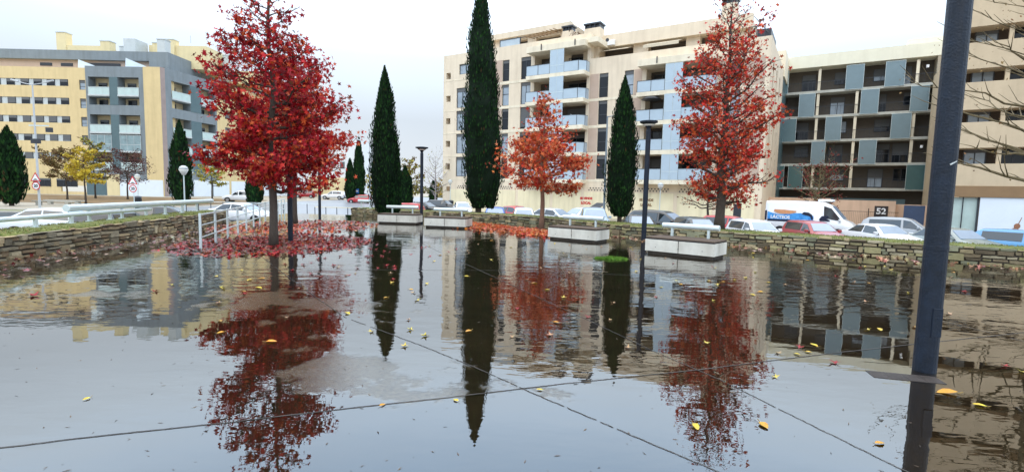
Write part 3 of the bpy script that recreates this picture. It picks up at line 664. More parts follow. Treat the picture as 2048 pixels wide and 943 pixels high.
for a, b in bands:
    for k, x in enumerate((-1.9, .2, 2.5, 5)):
        window(RB, T, x, x+1.3, a-.4, b+.3, 1.68, mull=1, blind=R.choice([0, .3]), light=k % 2 == 0)
        MB(T).box(x+1.6, x+1.85, .3, .5, a, b-.002).build('column', TANR, RB)
sh = MB(T); sh.box(-2.7, -1.05, .3, .34, -1.6, 1.9); sh.build('shop_window', mat('pale_shop_glass', (.50, .62, .58), .12, .15, .6, spec=.8), RB)
q = MB(T); q.box(-2.75, -2.68, .2, .36, -1.6, 1.94); q.box(-1.9, -1.85, .22, .36, -1.6, 1.94); q.box(-1.08, -1.0, .1, .36, -1.6, 1.94); q.box(-2.7, -1.05, .2, .36, -.75, -.68); q.build('shop_frame', DARKF, RB)
po = MB(T).box(-.98, 3.6, .02, .06, -.95, 1.93).build('poster_panel', WHITEW, RB)
vio = MB(T); F = .012
def disc(mb, cx, cz, rx, rz, y, m=0, n=24): mb.face([(cx+rx*math.cos(2*PI*k/n), y, cz+rz*math.sin(2*PI*k/n)) for k in range(n)], m)
BR = mat('violin_brown', (.30, .13, .07), .5, .3, 4); 
disc(vio, 1.02, -.42, .24, .25, F); disc(vio, 1.1, -.05, .17, .19, F-.002)
vio.face([(1.13, F-.004, .1), (1.18, F-.004, .1), (1.32, F-.004, .58), (1.28, F-.004, .58)]); vio.build('violin_picture', BR, po)
q = MB(T); disc(q, -.42, -.38, .13, .09, F); q.build('dish_picture', DARKF, po)
q = MB(T); disc(q, .1, -.38, .16, .13, F); q.build('round_picture', mat('pale_yellow', (.70, .68, .45), .6), po)
MB(T).box(-.98, 14, .0, .4, -1.6, -.96).build('shop_plinth', CONC, RB)
# return wing joining right and grey blocks
MB(T).box(-1.5, 6, 4, 22, -1.6, 15).build('rear_wing', TANR, RB)
# garage door + electrical box beside shop
gd = MB(T).box(-5.2, -3.9, 1.2, 1.3, -1.5, 1.2).build('bin_store', mat('navy_panel', (.03, .05, .10), .5), None); gd.name = 'bin_store'; gd.location = RB.location; gd.rotation_euler = RB.rotation_euler; tag(gd, 'dark navy bin enclosure in front of the tan wall left of the big pole', 'enclosure')
# ---- left yellow and grey block
LB = thing('apartment_building', 'yellow and grey apartment block on the left with ribbon windows and a yellow corner tower', 'building', (-57.8, 83, -1), 0)
T = TB(1.)
FLW = [2.3, 5.3, 8.25, 11.2, 14.15, 17.1]
holes = []; cols = [-29.6, -27.25, -24.95, -22.66, -20.55, -18.4, -16.25]
mb = MB(T); rib = [(-34, -14.85, z-.02, z+1.07, .12) for z in FLW[1:]]
nar = [(-13.1, -12.1, z-.55, z+1.0, .2) for z in FLW[1:]]
wall(mb, -36, -12, -1, 20.05, rib+nar+[(-17, -9.9+2.5-5.0, .0, 1.0, .3)]); mb.face([(-36, .001, 20.05), (-12, .001, 20.05), (-12, 6, 20.05), (-36, 6, 20.05)])
mb.box(-2.4, .35, -.35, 3, -1, 20.35); mb.build('yellow_wall', YELLOW, LB)
q = MB(T)
for h in rib: q.face([(h[0], .12, h[2]), (h[1], .12, h[2]), (h[1], .12, h[3]), (h[0], .12, h[3])])
q.build('ribbon_panel', PANELW, LB)
for z in FLW[1:]:
    for x in cols: window(LB, T, x, x+1.3, z, z+1.05, .12, mull=0, blind=R.choice([.9, .9, .5, .4, .85]), light=R.random() < .25, fr=.05)
for h in nar: window(LB, T, *h[:4], .2, mull=0, trans=.35, blind=.3, light=True, fr=.05)
mb = MB(T); LO = [(-11.5, -8.1), (-6.7, -3.3)]
lev = [(15.75, 18.65), (14.2, 15.45), (9.75, 12.65), (6.75, 9.5), (3.7, 6.5)]
hs = [(x0, x1, a, b, 1.5) for x0, x1 in LO for a, b in lev]
wall(mb, -11.95, -2.42, -1, 20.35, hs, d=-.12, m=0, back=1)
mb.face([(-11.95, -.12, -1), (-11.95, .02, -1), (-11.95, .02, 20.35), (-11.95, -.12, 20.35)]); mb.face([(-11.95, -.12, 20.35), (-2.42, -.12, 20.35), (-2.42, 3, 20.35), (-11.95, 3, 20.35)])
mb.build('grey_wall', [GREYR, mat('loggia_cream', (.60, .50, .32), .85, .1, 1)], LB)
pl = MB(T)
for a, b in ((14.2, 18.65), (3.7, 12.65)): pl.box(-8.09, -6.71, -.17, -.121, a, b)
pl.build('dark_pillar', GREYD, LB)
for x0, x1 in LO:
    for i, (a, b) in enumerate(lev):
        window(LB, T, x0+.5, x0+1.9, a+.02, min(b-.2, a+2.2), 1.36, mull=1, blind=.15, light=False, fr=.06); window(LB, T, x1-.7, x1-.05, a+.02, min(b-.2, a+2.2), 1.36, mull=0, blind=0, light=R.random() < .5, fr=.06)
        if i != 1:
            gz = 1.25 if i not in (3,) else 2.6
            s = MB(T).box(x0, x1, -.2, -.18, a+.12, a+gz).build('glass_railing', RAILG if i != 3 else mat('blue_green_glazing', (.22, .31, .33), .15, .3, 1.2, spec=.8), LB)
            q = MB(T); q.box(x0-.02, x1+.02, -.24, -.16, a+gz, a+gz+.06); q.box(x0-.02, x1+.02, -.3, -.121, a-.15, a+.11)
            for k in range(4): xx = x0+(x1-x0)*k/3; q.box(xx-.02, xx+.02, -.22, -.165, a+.11, a+gz)
            if i == 3: q.box(x0, x1, -.22, -.165, a+1.1, a+1.16)
            q.build('railing_frame', PANELW, s)
gfm = MB(T)
for x0, x1 in ((-26, -22.5), (-21.5, -18.6), (-17.6, -14.2)): window(LB, T, x0, x1, .8, 2.1, 0, mull=2, blind=.2)
MB(T).box(-12.6, -9.4, -.16, -.125, -.9, 2.6).build('entrance', GREYD, LB)
MB(T).box(-6.9, .2, -.42, -.36, -.9, 2.2).build('shopfront', WHITEW, LB); MB(T).box(-9.2, -7.1, -.2, -.125, -.9, 3).build('entrance_pier', YELPALE, LB)
# flank running away along the street: direction (sin10, cos10)
c10, s10 = math.cos(math.radians(80)), math.sin(math.radians(80))
def TF(q): a, d, z = q; return (.35+a*c10-d*s10, a*s10+d*c10-.3, z+1.)
mb = MB(TF); sh_ = [(2.1, 5.9), (8.3, 11.6)]
wall(mb, .9, 12, -1, 20.5, [(x0, x1, a, b, 1.5) for x0, x1 in sh_ for a, b in lev], m=0, back=1)
wall(mb, .0, .9, -1, 20.4, m=2); mb.face([(.9, .0, 20.5), (12, .0, 20.5), (12, 3, 20.5), (.9, 3, 20.5)])
mb.build('grey_flank', [GREYR, MATS['loggia_cream'], BROWNR], LB)
pl = MB(TF)
for a, b in ((14.2, 18.65), (3.7, 12.65)): pl.box(5.95, 8.25, -.05, -.001, a, b)
pl.build('dark_pillar', GREYD, LB)
for x0, x1 in sh_:
    for i, (a, b) in enumerate(lev):
        window(LB, TF, x0+.3, x0+2.2, a+.02, min(b-.2, a+2.2), 1.4, mull=1, blind=.15, fr=.06)
        if i != 1:
            s = MB(TF).box(x0, x1, -.1, -.08, a+.12, a+1.25).build('glass_railing', RAILG, LB); q = MB(TF); q.box(x0, x1, -.13, -.06, a+1.25, a+1.31); q.box(x0, x1, -.15, -.001, a-.15, a+.11); q.build('railing_frame', PANELW, s)
mb = MB(TF); yh = [(x, x+1.5, z, z+1.4, .2) for z in FLW[1:] for x in (14, 17.5, 21, 25, 29)]
wall(mb, 12, 34, -1, 20.5, yh); mb.face([(12, 0, 20.5), (34, 0, 20.5), (34, 6, 20.5), (12, 6, 20.5)]); mb.face([(34, 0, -1), (34, 12, -1), (34, 12, 20.5), (34, 0, 20.5)]); mb.build('yellow_flank', YELLOW, LB)
for h in yh: window(LB, TF, *h[:4], .2, mull=0, blind=R.choice([.3, .8]), fr=.05)
for k in range(7): MB(TF).box(1.4+k*4.6, 5.4+k*4.6, -.06, -.01, -.9, 2.4).build('shopfront', WHITEW, LB)
# roof storey
rf = MB(T); rf.box(-31, -.5, 3, 14, 20.0, 21.9, 1); rf.box(-32.5, -.2, 2.4, 14.5, 21.9, 23.4, 0); rf.box(-3, .2, 2, 30, 20.3, 23.3, 0)
rf.build('roof_storey', [GREYR, TAUPE], LB)
dk = Each('roof_window', DARKF, LB, T)
for x in (-22, -18.5): dk.box(x, x+2, 2.93, 2.99, 20.9, 21.4)
dk.box(-15, -8.5, 2.92, 2.98, 20.2, 21.5); dk.build('roof_window', DARKF, LB)
gw = MB(T); gw.prism([(-14, 20.1), (-9.8, 20.1), (-13.9, 21.6)], 1.0, 1.05); gw.prism([(-5.9, 20.4), (-2.0, 20.4), (-5.8, 21.9)], .6, .65); gw.build('glass_windbreak', mat('pale_windbreak', (.66, .76, .82), .2, .05, 1), LB)
yb = Each('roof_box', YELPALE, LB, T)
for x0, x1, zt, y0 in ((-22.6, -14.6, 25.4, 7), (-7.2, 3.0, 26.0, 8), (-1, 6, 24.5, 20), (2, 8, 24.0, 30)): yb.box(x0, x1, y0, y0+7, 22, zt)
yb.build('roof_box', YELPALE, LB)
for x, zt, y, w_ in ((-22.5, 27.6, 6.8, 1.6), (-14.6, 26.2, 6.5, 1.6), (-10.9, 25.2, 6, .9), (-4.0, 27.0, 7.6, 1.5), (-6.4, 26.4, 7.7, 1.2), (-1.7, 25.5, 2.2, 1.3), (3.5, 25.6, 12, 1.3), (5.5, 25.3, 22, 1.2), (7.4, 25.2, 30, 1.2)):
    c = MB(T).box(x, x+w_, y, y+1.4, 21, zt-.12).build('chimney', YELPALE if zt > 26 else PANELW, LB); MB(T).box(x-.08, x+w_+.08, y-.08, y+1.48, zt-.119, zt).build('chimney_cap', PANELW, c)
MB(T).box(-9.4, -7.4, 5, 8, 21, 26.2).build('lift_housing', PANELW, LB)
dn = MB(T); dn.tube([(1.5, 6, 26), (1.5, 6, 27.2)], .05, 5); dn.build('antenna', PANELW, LB)
# far white building
FB = thing('office_building', 'far white building with a grey lower corner, seen right of the big red tree', 'building', (-37.5, 115, -1), math.radians(6))
T = TB(1.); mb = MB(T); mb.box(-9, 3, 0, 14, -1, 12.5); mb.build('white_wall', mat('far_white', (.74, .76, .76), .8, .03, 1), FB)
MB(T).box(-.4, 3.05, -.08, -.002, -1, 3.9).build('grey_ground_floor', PANELW, FB); MB(T).box(-9, -.5, -.08, -.002, -1, 3.9).build('cream_ground_floor', YELPALE, FB)
for x in (-8, -6, -4, -2): window(FB, T, x, x+1, 6, 7.5, 0, mull=0)
# ------------------------------------------------------------------ trees
STAR = []
for k in range(10):
    a = PI/2+2*PI*k/10; r = (1.0 if k % 2 == 0 else .42)*(1 if k != 5 else .5); STAR.append((r*math.cos(a), r*math.sin(a)))
OVAL = [(0, -1), (.45, -.5), (.5, .1), (.25, .7), (0, 1), (-.25, .7), (-.5, .1), (-.45, -.5)]
DIAM = [(0, -1), (.55, 0), (0, 1), (-.55, 0)]
def leaf_face(mb, c, size, rng, col, shape, flat=False):
    if flat: nrm = Vector((rng.uniform(-.25, .25), rng.uniform(-.25, .25), 1)).normalized()
    else: nrm = Vector((rng.gauss(0, 1), rng.gauss(0, 1), rng.gauss(0, .8)+.4)).normalized()
    a = nrm.orthogonal().normalized(); b = nrm.cross(a); t = rng.uniform(0, 2*PI)
    a, b = a*math.cos(t)+b*math.sin(t), b*math.cos(t)-a*math.sin(t)
    cup = rng.uniform(-.25, .25)
    mb.face([c+(a*x+b*y)*size+nrm*(cup*size*x*x) for x, y in shape], 0, col)
def tree(name, label, cat, loc, H, tr, cb, prof, nleaf, lsize, cols, seed, shape=STAR, nb=26, up=.55, bark=None, wig=.12, group=None, lean=(0, 0), clump=.16, twig=True, sparse_top=None):
    """cb: height of first branch; prof: list of (t 0..1 from cb to H, crown radius, leaf weight)"""
    rng = random.Random(seed); root = thing(name, label, cat, loc, 0, group); bark = bark or BARK
    def pr(t, i):
        for k in range(len(prof)-1):
            if t <= prof[k+1][0]:
                q = (t-prof[k][0])/max(1e-6, prof[k+1][0]-prof[k][0]); return prof[k][i]+(prof[k+1][i]-prof[k][i])*q
        return prof[-1][i]
    tm = MB(); pts = []; rad = []; n = 14
    for k in range(n+1):
        t = k/n; z = H*t*.97; pts.append(Vector((lean[0]*t+noise.noise(Vector((seed, z*.6, 0)))*wig*min(1, t*3), lean[1]*t+noise.noise(Vector((seed+9, z*.6, 3)))*wig*min(1, t*3), z-.05)))
        rad.append(max(.008, tr*(1.25 if k == 0 else 1)*(1-t)**.8))
    tm.tube(pts, rad, 9); tips = []
    for i in range(nb):
        t = (i+rng.random()*.8)/nb; zc = cb+(H-cb)*t*.93; a = i*2.4+rng.uniform(-.4, .4)
        t0 = zc/H*n/.97; k = min(n-1, int(t0)); base = pts[k].lerp(pts[k+1], min(1, t0-k))
        Rr = pr(min(1, t), 1)*rng.uniform(.72, 1.12); wgt = pr(min(1, t), 2)*rng.uniform(.4, 1.5); upb = up*rng.uniform(.6, 1.5); Rr *= rng.uniform(.82, 1.08)
        d = Vector((math.cos(a), math.sin(a), 0)); P = [base]; m_ = 6; ph = rng.uniform(0, 9)
        for j in range(1, m_+1):
            s = j/m_; P.append(base+d*Rr*s+Vector((noise.noise(Vector((ph, s*3, 0)))*.14*Rr, noise.noise(Vector((ph+5, s*3, 0)))*.14*Rr, Rr*upb*(s**1.3)*(.25+1.25*t)+noise.noise(Vector((ph+8, s*2.5, 1)))*.1*Rr)))
        r0 = max(.012, tr*.42*(1-t)+.008); tm.tube(P, [max(.005, r0*(1-.85*j/m_)) for j in range(m_+1)], 5, caps=False)
        for j in range(2, m_+1):
            for q in range(2):
                ta = a+rng.choice((-1, 1))*rng.uniform(.5, 1.2); ln = Rr*rng.uniform(.18, .42)*(1.15-j/m_*.5); s0 = P[j-1].lerp(P[j], rng.random())
                e1 = s0+Vector((math.cos(ta)*ln*.5, math.sin(ta)*ln*.5, ln*.25)); e2 = s0+Vector((math.cos(ta)*ln, math.sin(ta)*ln, ln*rng.uniform(.35, .8)))
                tm.tube([s0, e1, e2], [.008+r0*.2, .006+r0*.1, .004], 4, caps=False); tips += [(s0.lerp(e2, v), wgt, ln) for v in (.35, .65, .9, 1.0)]
        tips += [(P[j], wgt*.8, Rr*.2) for j in range(3, m_+1)]
    tips += [(pts[-1]+Vector((0, 0, .1*j)), prof[-1][2], .2) for j in range(3)]
    tm.build('trunk', bark, root, smooth=True)
    W = [max(1e-4, q[1]) for q in tips]; cr_ = MB()
    ch = rng.choices(range(len(tips)), weights=W, k=nleaf)
    tone = [rng.random() for _ in tips]
    for i in ch:
        c, _, ln = tips[i]; s = clump*(.6+ln); p = c+Vector((rng.gauss(0, s), rng.gauss(0, s), rng.gauss(0, s*.75)-.03))
        tt = min(1, max(0, tone[i]*.6+rng.random()*.4+rng.uniform(-.15, .15))); q = cols[min(len(cols)-1, int(tt*len(cols)))]; g = rng.uniform(.7, 1.2)
        leaf_face(cr_, p, lsize*rng.uniform(.45, 1.35), rng, tuple(min(1, v*g) for v in q), shape)
    if nleaf: cr_.build('crown', LEAF, root, vcol=True)
    return root
RED = [(.14, .003, .008), (.24, .004, .012), (.36, .006, .016), (.46, .010, .018), (.56, .03, .018), (.66, .12, .03), (.20, .05, .02)]
REDOR = [(.34, .012, .012), (.50, .025, .016), (.64, .06, .03), (.68, .12, .05), (.70, .22, .09)]
ORA = [(.36, .03, .015), (.52, .08, .02), (.62, .13, .03), (.66, .20, .045), (.70, .28, .09)]
tree('sweetgum_tree', 'tall crimson sweetgum at left with a sparse leafy top, beside the railing and dark pole', 'tree', (-6.42, 13.4, 0), 8.3, .115, 1.5,
     [(0, 1.35, 2.2), (.1, 1.7, 2.4), (.3, 1.75, 2.2), (.42, 1.5, 1.3), (.52, 1.1, .9), (.64, .85, .5), (.72, .75, .14), (.85, .8, .045), (1, .3, .02)], 11500, .072, RED, 11, nb=52, up=.55, clump=.17)
tree('sweetgum_tree', 'second crimson and orange sweetgum, further back behind the tall crimson one', 'tree', (-9.51, 21.8, 0), 7.0, .13, 2.3,
     [(0, 2.2, 2), (.25, 2.6, 2), (.6, 1.6, 1.0), (.85, 1.0, .6), (1, .3, .2)], 6000, .11, REDOR, 12, nb=34, up=.3, clump=.2)
tree('sweetgum_tree', 'orange sweetgum in the middle standing in a pile of orange leaves', 'tree', (1.3, 22.2, 0), 6.2, .115, 1.7,
     [(0, 1.7, 1.8), (.2, 2.2, 2.2), (.42, 1.7, 1.2), (.55, 1.0, .5), (.75, .65, .22), (1, .25, .12)], 4200, .095, REDOR[1:]+ORA[:4], 13, nb=34, up=.32, clump=.2, bark=mat('brown_bark', (.20, .11, .07), .9, .25, 8, .5))
tree('sweetgum_tree', 'tall narrow red sweetgum on the grassy wall in front of the cream block', 'tree', (7.35, 17.75, .4), 8.3, .17, 1.0,
     [(0, 1.1, 1.4), (.12, 1.6, 2.2), (.35, 1.7, 2.2), (.6, 1.35, 1.6), (.78, 1.0, .7), (.9, .75, .15), (1, .3, .03)], 8600, .07, RED[3:]+REDOR[1:4], 14, nb=62, up=.75, clump=.2, bark=BARKD)
def cypress(label, loc, H, R0, seed, lobes=(), base=.25, group='dark Italian cypresses'):
    rng = random.Random(seed); root = thing('cypress_tree', label, 'tree', loc)
    MB().tube([(0, 0, -.1), (0, 0, H*.5)], [R0*.16, R0*.08], 8).build('trunk', BARKD, root)
    def rad(t):
        if t < .3: r = .66+.34*math.sin(t/.3*PI/2)
        else: r = max(0., 1-((t-.3)/.7)**2.3)
        if t < .06: r *= .55+.45*t/.06
        return r
    mb = MB(); G = [(.004, .017, .005), (.006, .024, .007), (.009, .036, .008), (.016, .055, .010), (.003, .012, .004)]
    axes = [(0, 0, 1., 1.)]+list(lobes)       # x, y, height frac, radius frac
    for (lx, ly, hf, rf_) in axes:
        hh = H*hf; rr = R0*rf_; n = 22; rings = []
        for i in range(n+1):
            t = i/n; ring = []
            for k in range(16):
                a = 2*PI*k/16; r = rr*rad(t)*.78*(1+.34*noise.noise(Vector((math.cos(a)*1.5+seed, math.sin(a)*1.5, t*hh*.7))))
                ring.append(mb.p((lx*(1-.4*t)+r*math.cos(a), ly+r*math.sin(a), base+t*(hh-base))))
            rings.append(ring)
        for i in range(n):
            for k in range(16):
                mb.f.append([rings[i][k], rings[i][(k+1) % 16], rings[i+1][(k+1) % 16], rings[i+1][k]]); mb.m.append(0); mb.c.append((.004, .013, .005))
        cnt = int(5200*rf_*min(1, 14/max(8, loc[1]**.9)+.25))
        dist = math.hypot(loc[0], loc[1]); sz = max(.05, dist*.0026)
        for _ in range(cnt):
            t = rng.random()**.85; a = rng.uniform(0, 2*PI)
            lump = (rng.uniform(1.08, 1.22) if rng.random() < .07 else 1)+.36*noise.noise(Vector((math.cos(a)*1.5+seed, math.sin(a)*1.5, t*hh*.7)))+.10*noise.noise(Vector((math.cos(a)*4+seed, math.sin(a)*4, t*hh*2.2)))
            r = rr*rad(t)*lump*rng.uniform(.74, 1.0); z = base+t*(hh-base)
            c = Vector((lx*(1-.4*t)+r*math.cos(a), ly+r*math.sin(a), z)); ln = sz*rng.uniform(1.6, 3.8); wd = sz*rng.uniform(.35, .7)
            ax = Vector((math.cos(a)*rng.uniform(0, .5), math.sin(a)*rng.uniform(0, .5), 1)).normalized(); si = Vector((-math.sin(a+rng.uniform(-1, 1)), math.cos(a), 0)).normalized()
            g = rng.choice(G); b_ = rng.uniform(.6, 1.5); g = tuple(v*b_ for v in g)
            if rng.random() < .015: g = (.06, .04, .015)
            mb.face([c-ax*ln*.4, c+si*wd, c+ax*ln*.6, c-si*wd], 0, g)
    mb.build('crown', CYP, root, vcol=True); return root
cypress('broad two-lobed cypress behind the first white bench, left of the round-headed lamp post', (-6.72, 26.3, 0), 7.8, .76, 31, lobes=[(.5, .1, .66, .6)])
cypress('very tall cypress reaching past the top of the photo, left of the cream block', (-1.85, 27.0, .42), 12.3, 1.05, 32, lobes=[(.62, .15, .80, .66)])
cypress('medium pointed cypress in front of the cream block, between its two balcony bays', (4.5, 21.0, .42), 5.95, .64, 33, lobes=[(.12, .1, .6, .7)])
cypress('cypress at the far left edge beside the tall street lamp', (-52.3, 52.2, -1), 8.0, 1.35, 34)
cypress('cypress in front of the grey flank, behind the round globe lamp', (-41.0, 62, -1), 10.2, 1.25, 35)
cypress('small cypress behind the white crossover car under the big red tree', (-33.0, 64, -1), 4.8, .95, 36)
cypress('slim far cypress beside the small blue sign', (-27.6, 90, -1), 11.3, 1.05, 37)
cypress('shorter far cypress left of the blue sign one', (-27.6, 85, -1), 7.3, .85, 38)
cypress('low dark cypress peeking out right of the two-lobed one', (-9.9, 46, -1), 4.6, .75, 39)
cypress('tiny slim cypress by the lawn left of the cream block', (-12.7, 80, -1), 3.8, .7, 40)
YEL = [(.55, .36, .03), (.62, .46, .04), (.66, .52, .06), (.45, .30, .04)]; YG = [(.30, .30, .04), (.42, .38, .05), (.50, .42, .06), (.22, .20, .04)]
BRW = [(.14, .07, .03), (.20, .11, .04), (.26, .20, .07), (.10, .08, .03)]; PUR = [(.10, .035, .035), (.14, .05, .04), (.08, .04, .03)]
def bgt(label, x, y, H, cb, prof, n, ls, cols, seed, tr=.12, **k): return tree('street_tree', label, 'tree', (x, y, ground_h(x, y)), H, tr, cb, prof, n, ls, cols, seed, shape=DIAM, **k)
bgt('bright yellow street tree with wide flat branches, left of the dark bare one', -50.6, 59.3, 6.6, 2.6, [(0, 2.6, 2), (.3, 2.2, 2), (1, 1.0, 1)], 2600, .15, YEL, 51, nb=18, up=.25, clump=.12)
bgt('brown and olive street tree behind the far left cypress', -60.5, 68, 6.8, 2.4, [(0, 2.6, 1), (.5, 3.3, 1.5), (1, 1.4, 1)], 2200, .17, BRW, 52, nb=20, up=.45)
bgt('brown leafy tree touching the yellow tree, in front of the yellow wall', -60, 72, 8.2, 2.6, [(0, 1.8, 1), (.5, 2.2, 1.5), (1, .9, 1)], 1700, .16, BRW+YG, 53, nb=18, up=.5)
bgt('dark purple half-bare tree with a round crown, in front of the grey loggias', -54.6, 71, 6.6, 2.2, [(0, 3.0, 1), (.4, 3.3, 1.4), (1, 1.4, 1)], 2300, .12, PUR, 54, nb=34, up=.35, bark=BARKD, clump=.22)
bgt('small yellow-green tree by the white shopfront, right of the globe lamp', -43.2, 72, 5.6, 2.2, [(0, 2.0, 1.5), (.4, 2.2, 1.5), (1, .8, 1)], 1500, .15, YG, 55, nb=16, up=.35)
bgt('olive and gold tree right of the two-lobed cypress', -12.4, 60, 6.2, 1.9, [(0, 1.5, 1.5), (.4, 1.9, 1.5), (1, .7, .5)], 1300, .14, YG+BRW, 56, nb=18, up=.5)
bgt('bare pale tree near the left corner of the cream block', -10.2, 66, 7.2, 1.6, [(0, 1.8, 1), (.4, 2.2, 1), (1, .9, 1)], 120, .10, YG, 57, nb=34, up=1.0, bark=mat('pale_bark', (.30, .27, .27), .9, .2, 5))
bgt('small golden tree far away behind the pale street lamp', -20.5, 75, 5.4, 1.4, [(0, 1.4, 1.5), (.5, 1.5, 1.5), (1, .5, .5)], 900, .15, YEL+YG, 58, nb=14, up=.4)
bgt('golden bush-like tree beyond the lawn beside the cream block', -14.5, 105, 5.0, .6, [(0, 2.6, 1.5), (.5, 2.8, 1.5), (1, 1, .5)], 1100, .22, YEL+BRW, 59, nb=14, up=.4)
bgt('small nearly bare tree with a few brown leaves in front of the garage panels', 15.0, 38.5, 4.5, 1.7, [(0, 2.2, 1.5), (.4, 2.5, 1.5), (1, 1.3, .8)], 700, .09, [(.35, .12, .04), (.20, .09, .04)], 60, nb=26, up=.5, bark=BARKD)
bgt('small half-bare dark red tree rising behind the white van', 22.2, 36.5, 5.0, 1.9, [(0, 1.4, 1), (.5, 2.1, 1.2), (1, 1.2, .8)], 900, .08, [(.22, .02, .02), (.16, .03, .02), (.12, .05, .03)], 61, nb=30, up=.85, bark=mat('olive_bark', (.16, .13, .06), .9, .2, 5))
tree('bare_tree', 'bare spreading tree at the right edge with thin arching branches', 'tree', (13.6, 12.7, .4), 7.4, .11, 1.6, [(0, 2.9, 1), (.3, 3.1, 1), (.7, 2.4, 1), (1, .9, 1)], 260, .035, [(.20, .10, .04), (.30, .20, .08)], 62, shape=OVAL, nb=40, up=.55, bark=mat('mossy_bark', (.13, .10, .05), .9, .3, 8, .5))
# far tree line
fl = MB(); rng = random.Random(9)
for k in range(5200):
    x = rng.uniform(-60, 90); hh = 3.5+2.5*noise.noise(Vector((x*.06, 3, 0))); y = 270+rng.uniform(-6, 6); z = rng.uniform(-1, hh)
    leaf_face(fl, Vector((x, y, z)), rng.uniform(.4, .9), rng, rng.choice([(.10, .12, .04), (.16, .14, .05), (.22, .17, .05), (.08, .09, .04)]), DIAM)
tag(fl.build('far_woodland', LEAF, None, vcol=True), 'far line of autumn woodland along the horizon beyond the lawn', kind='stuff')
# ------------------------------------------------------------------ benches
def bench(label, x, y, an, pipe=True):
    root = thing('bench', label, 'bench', (x, y, 0), an, 'white box benches in front of the curved wall')
    Lh, D = .93, .46
    MB().box(-Lh+.06, Lh-.06, -D+.06, D-.06, -.02, .11).build('plinth', MORTAR, root)
    for (x0, x1) in ((-Lh, -.01), (.01, Lh)): MB().box(x0, x1, -D, -D+.05, .085, .40).build('side_panel', BENCHC, root, bevel=.005)
    MB().box(-Lh, Lh, D-.05, D, .085, .40).build('side_panel', BENCHC, root, bevel=.005)
    for s in (-1, 1): MB().box(min(s*Lh, s*(Lh-.05)), max(s*Lh, s*(Lh-.05)), -D+.052, D-.052, .085, .40).build('end_panel', BENCHC, root, bevel=.005)
    bl = MB()
    for q in (-.45, 0, .45): bl.tube([(q*1.4, -D-.004, .2), (q*1.4, -D+.01, .2)], .012, 8)
    bl.build('bolts', DARKF, root)
    MB().box(-Lh+.02, Lh-.02, -D+.02, D-.02, .33, .43).build('seat_frame', BLACK, root)
    st = MB()
    for k in range(9): y0 = -D+.015+k*.103; st.box(-Lh+.01, Lh-.01, y0, y0+.085, .432, .468)
    st.build('seat', WOODS, root, bevel=.004)
    for q in (-.5, .5): MB().box(q-.03, q+.03, D-.2, D-.14, .47, .70).build('backrest_post', PIPE, root)
    MB().tube([(-.78, D-.17, .76), (.78, D-.17, .76)], .075, 18).build('backrest', PIPE, root, bevel=.008)
bench('leftmost of the four white box benches, in front of the two-lobed cypress', -5.25, 23.4, math.radians(-8))
bench('second white box bench from the left, below the very tall cypress', -2.75, 21.5, math.radians(-14))
bench('third white box bench from the left, right of the orange tree and its leaf pile', 2.25, 16.95, math.radians(-37))
bench('nearest and rightmost white box bench, right of the dark lamp post', 4.65, 13.35, math.radians(-41))
# ------------------------------------------------------------------ lamps and posts
def round_lamp(label, x, y, H=4.15, h=.0, group='dark disc-topped lamp posts on the plaza', d=.085):
    root = thing('street_lamp', label, 'street lamp', (x, y, h), 0, group)
    MB().lathe([(d, -.05), (d, H*.93), (d*.8, H*.94)], 20).build('pole', POLEM, root, smooth=False)
    MB().box(-.045, .045, -d-.004, -d+.02, .35, .62).build('hatch', POLEM, root, bevel=.004); MB().lathe([(d*1.02, 1.15), (d*1.03, 1.152), (d*1.03, 1.19), (d*1.02, 1.192)], 20).build('collar', POLEM, root)
    MB().lathe([(d*.75, H*.935), (d*.9, H*.955), (d*2.0, H*.985), (.30, H*1.0), (.30, H*1.012), (.1, H*1.02)], 24).build('lamp_head', POLEM, root)
    MB().lathe([(.14, H*.972), (.2, H*.985)], 16).build('lens', GLOBE, root)
round_lamp('nearest thick dark pole on the right, running out of the top of the photo', 3.92, 4.6, 4.9, d=.092)
MB().prism([(-.03, 1.93), (.03, 1.96), (.035, 1.955), (-.02, 1.92)], -.0935, -.091).build('scratch', PANELW, [o for o in COL.objects if o.name == 'street_lamp'][0])
round_lamp('dark lamp post with a shallow disc head between the second and first white benches', -4.35, 23.9, 3.55, d=.075)
round_lamp('dark lamp post with a disc head standing left of the nearest white bench', 4.6, 17.4, 4.05, d=.085)
round_lamp('dark lamp post whose head is hidden in the big crimson tree', -6.43, 14.45, 4.1, d=.07)
round_lamp('distant dark lamp post at the far open end of the plaza', -11.3, 29.3, 3.9, d=.08)
def globe_lamp(label, x, y, H, r, h=None):
    h = ground_h(x, y) if h is None else h; root = thing('globe_lamp', label, 'street lamp', (x, y, h), 0, 'pale globe lamps along the street')
    MB().lathe([(.06, 0), (.045, 1), (.035, H-r)], 12).build('pole', PIPE, root)
    MB().lathe([(r*.35, H-r-.08), (r*.9, H-r*.3), (r, H), (r*.96, H+r*.25)], 20).build('globe', GLOBE, root, smooth=True)
    MB().lathe([(r*1.02, H+r*.1), (r*.8, H+r*.65), (r*.3, H+r*.95)], 20).build('cap', PANELW, root, smooth=True)
globe_lamp('globe lamp in front of the left cypress by the grey flank', -21.3, 32.5, 3.55, .27)
globe_lamp('globe lamp behind the right-hand speed sign', -44.5, 59.5, 3.4, .3)
globe_lamp('globe lamp with a bin at its foot by the left corner of the cream block', -7.5, 60, 3.6, .27)
globe_lamp('globe lamp in front of the cream garage panels, left of the tall red tree', 13.2, 45, 3.55, .26)
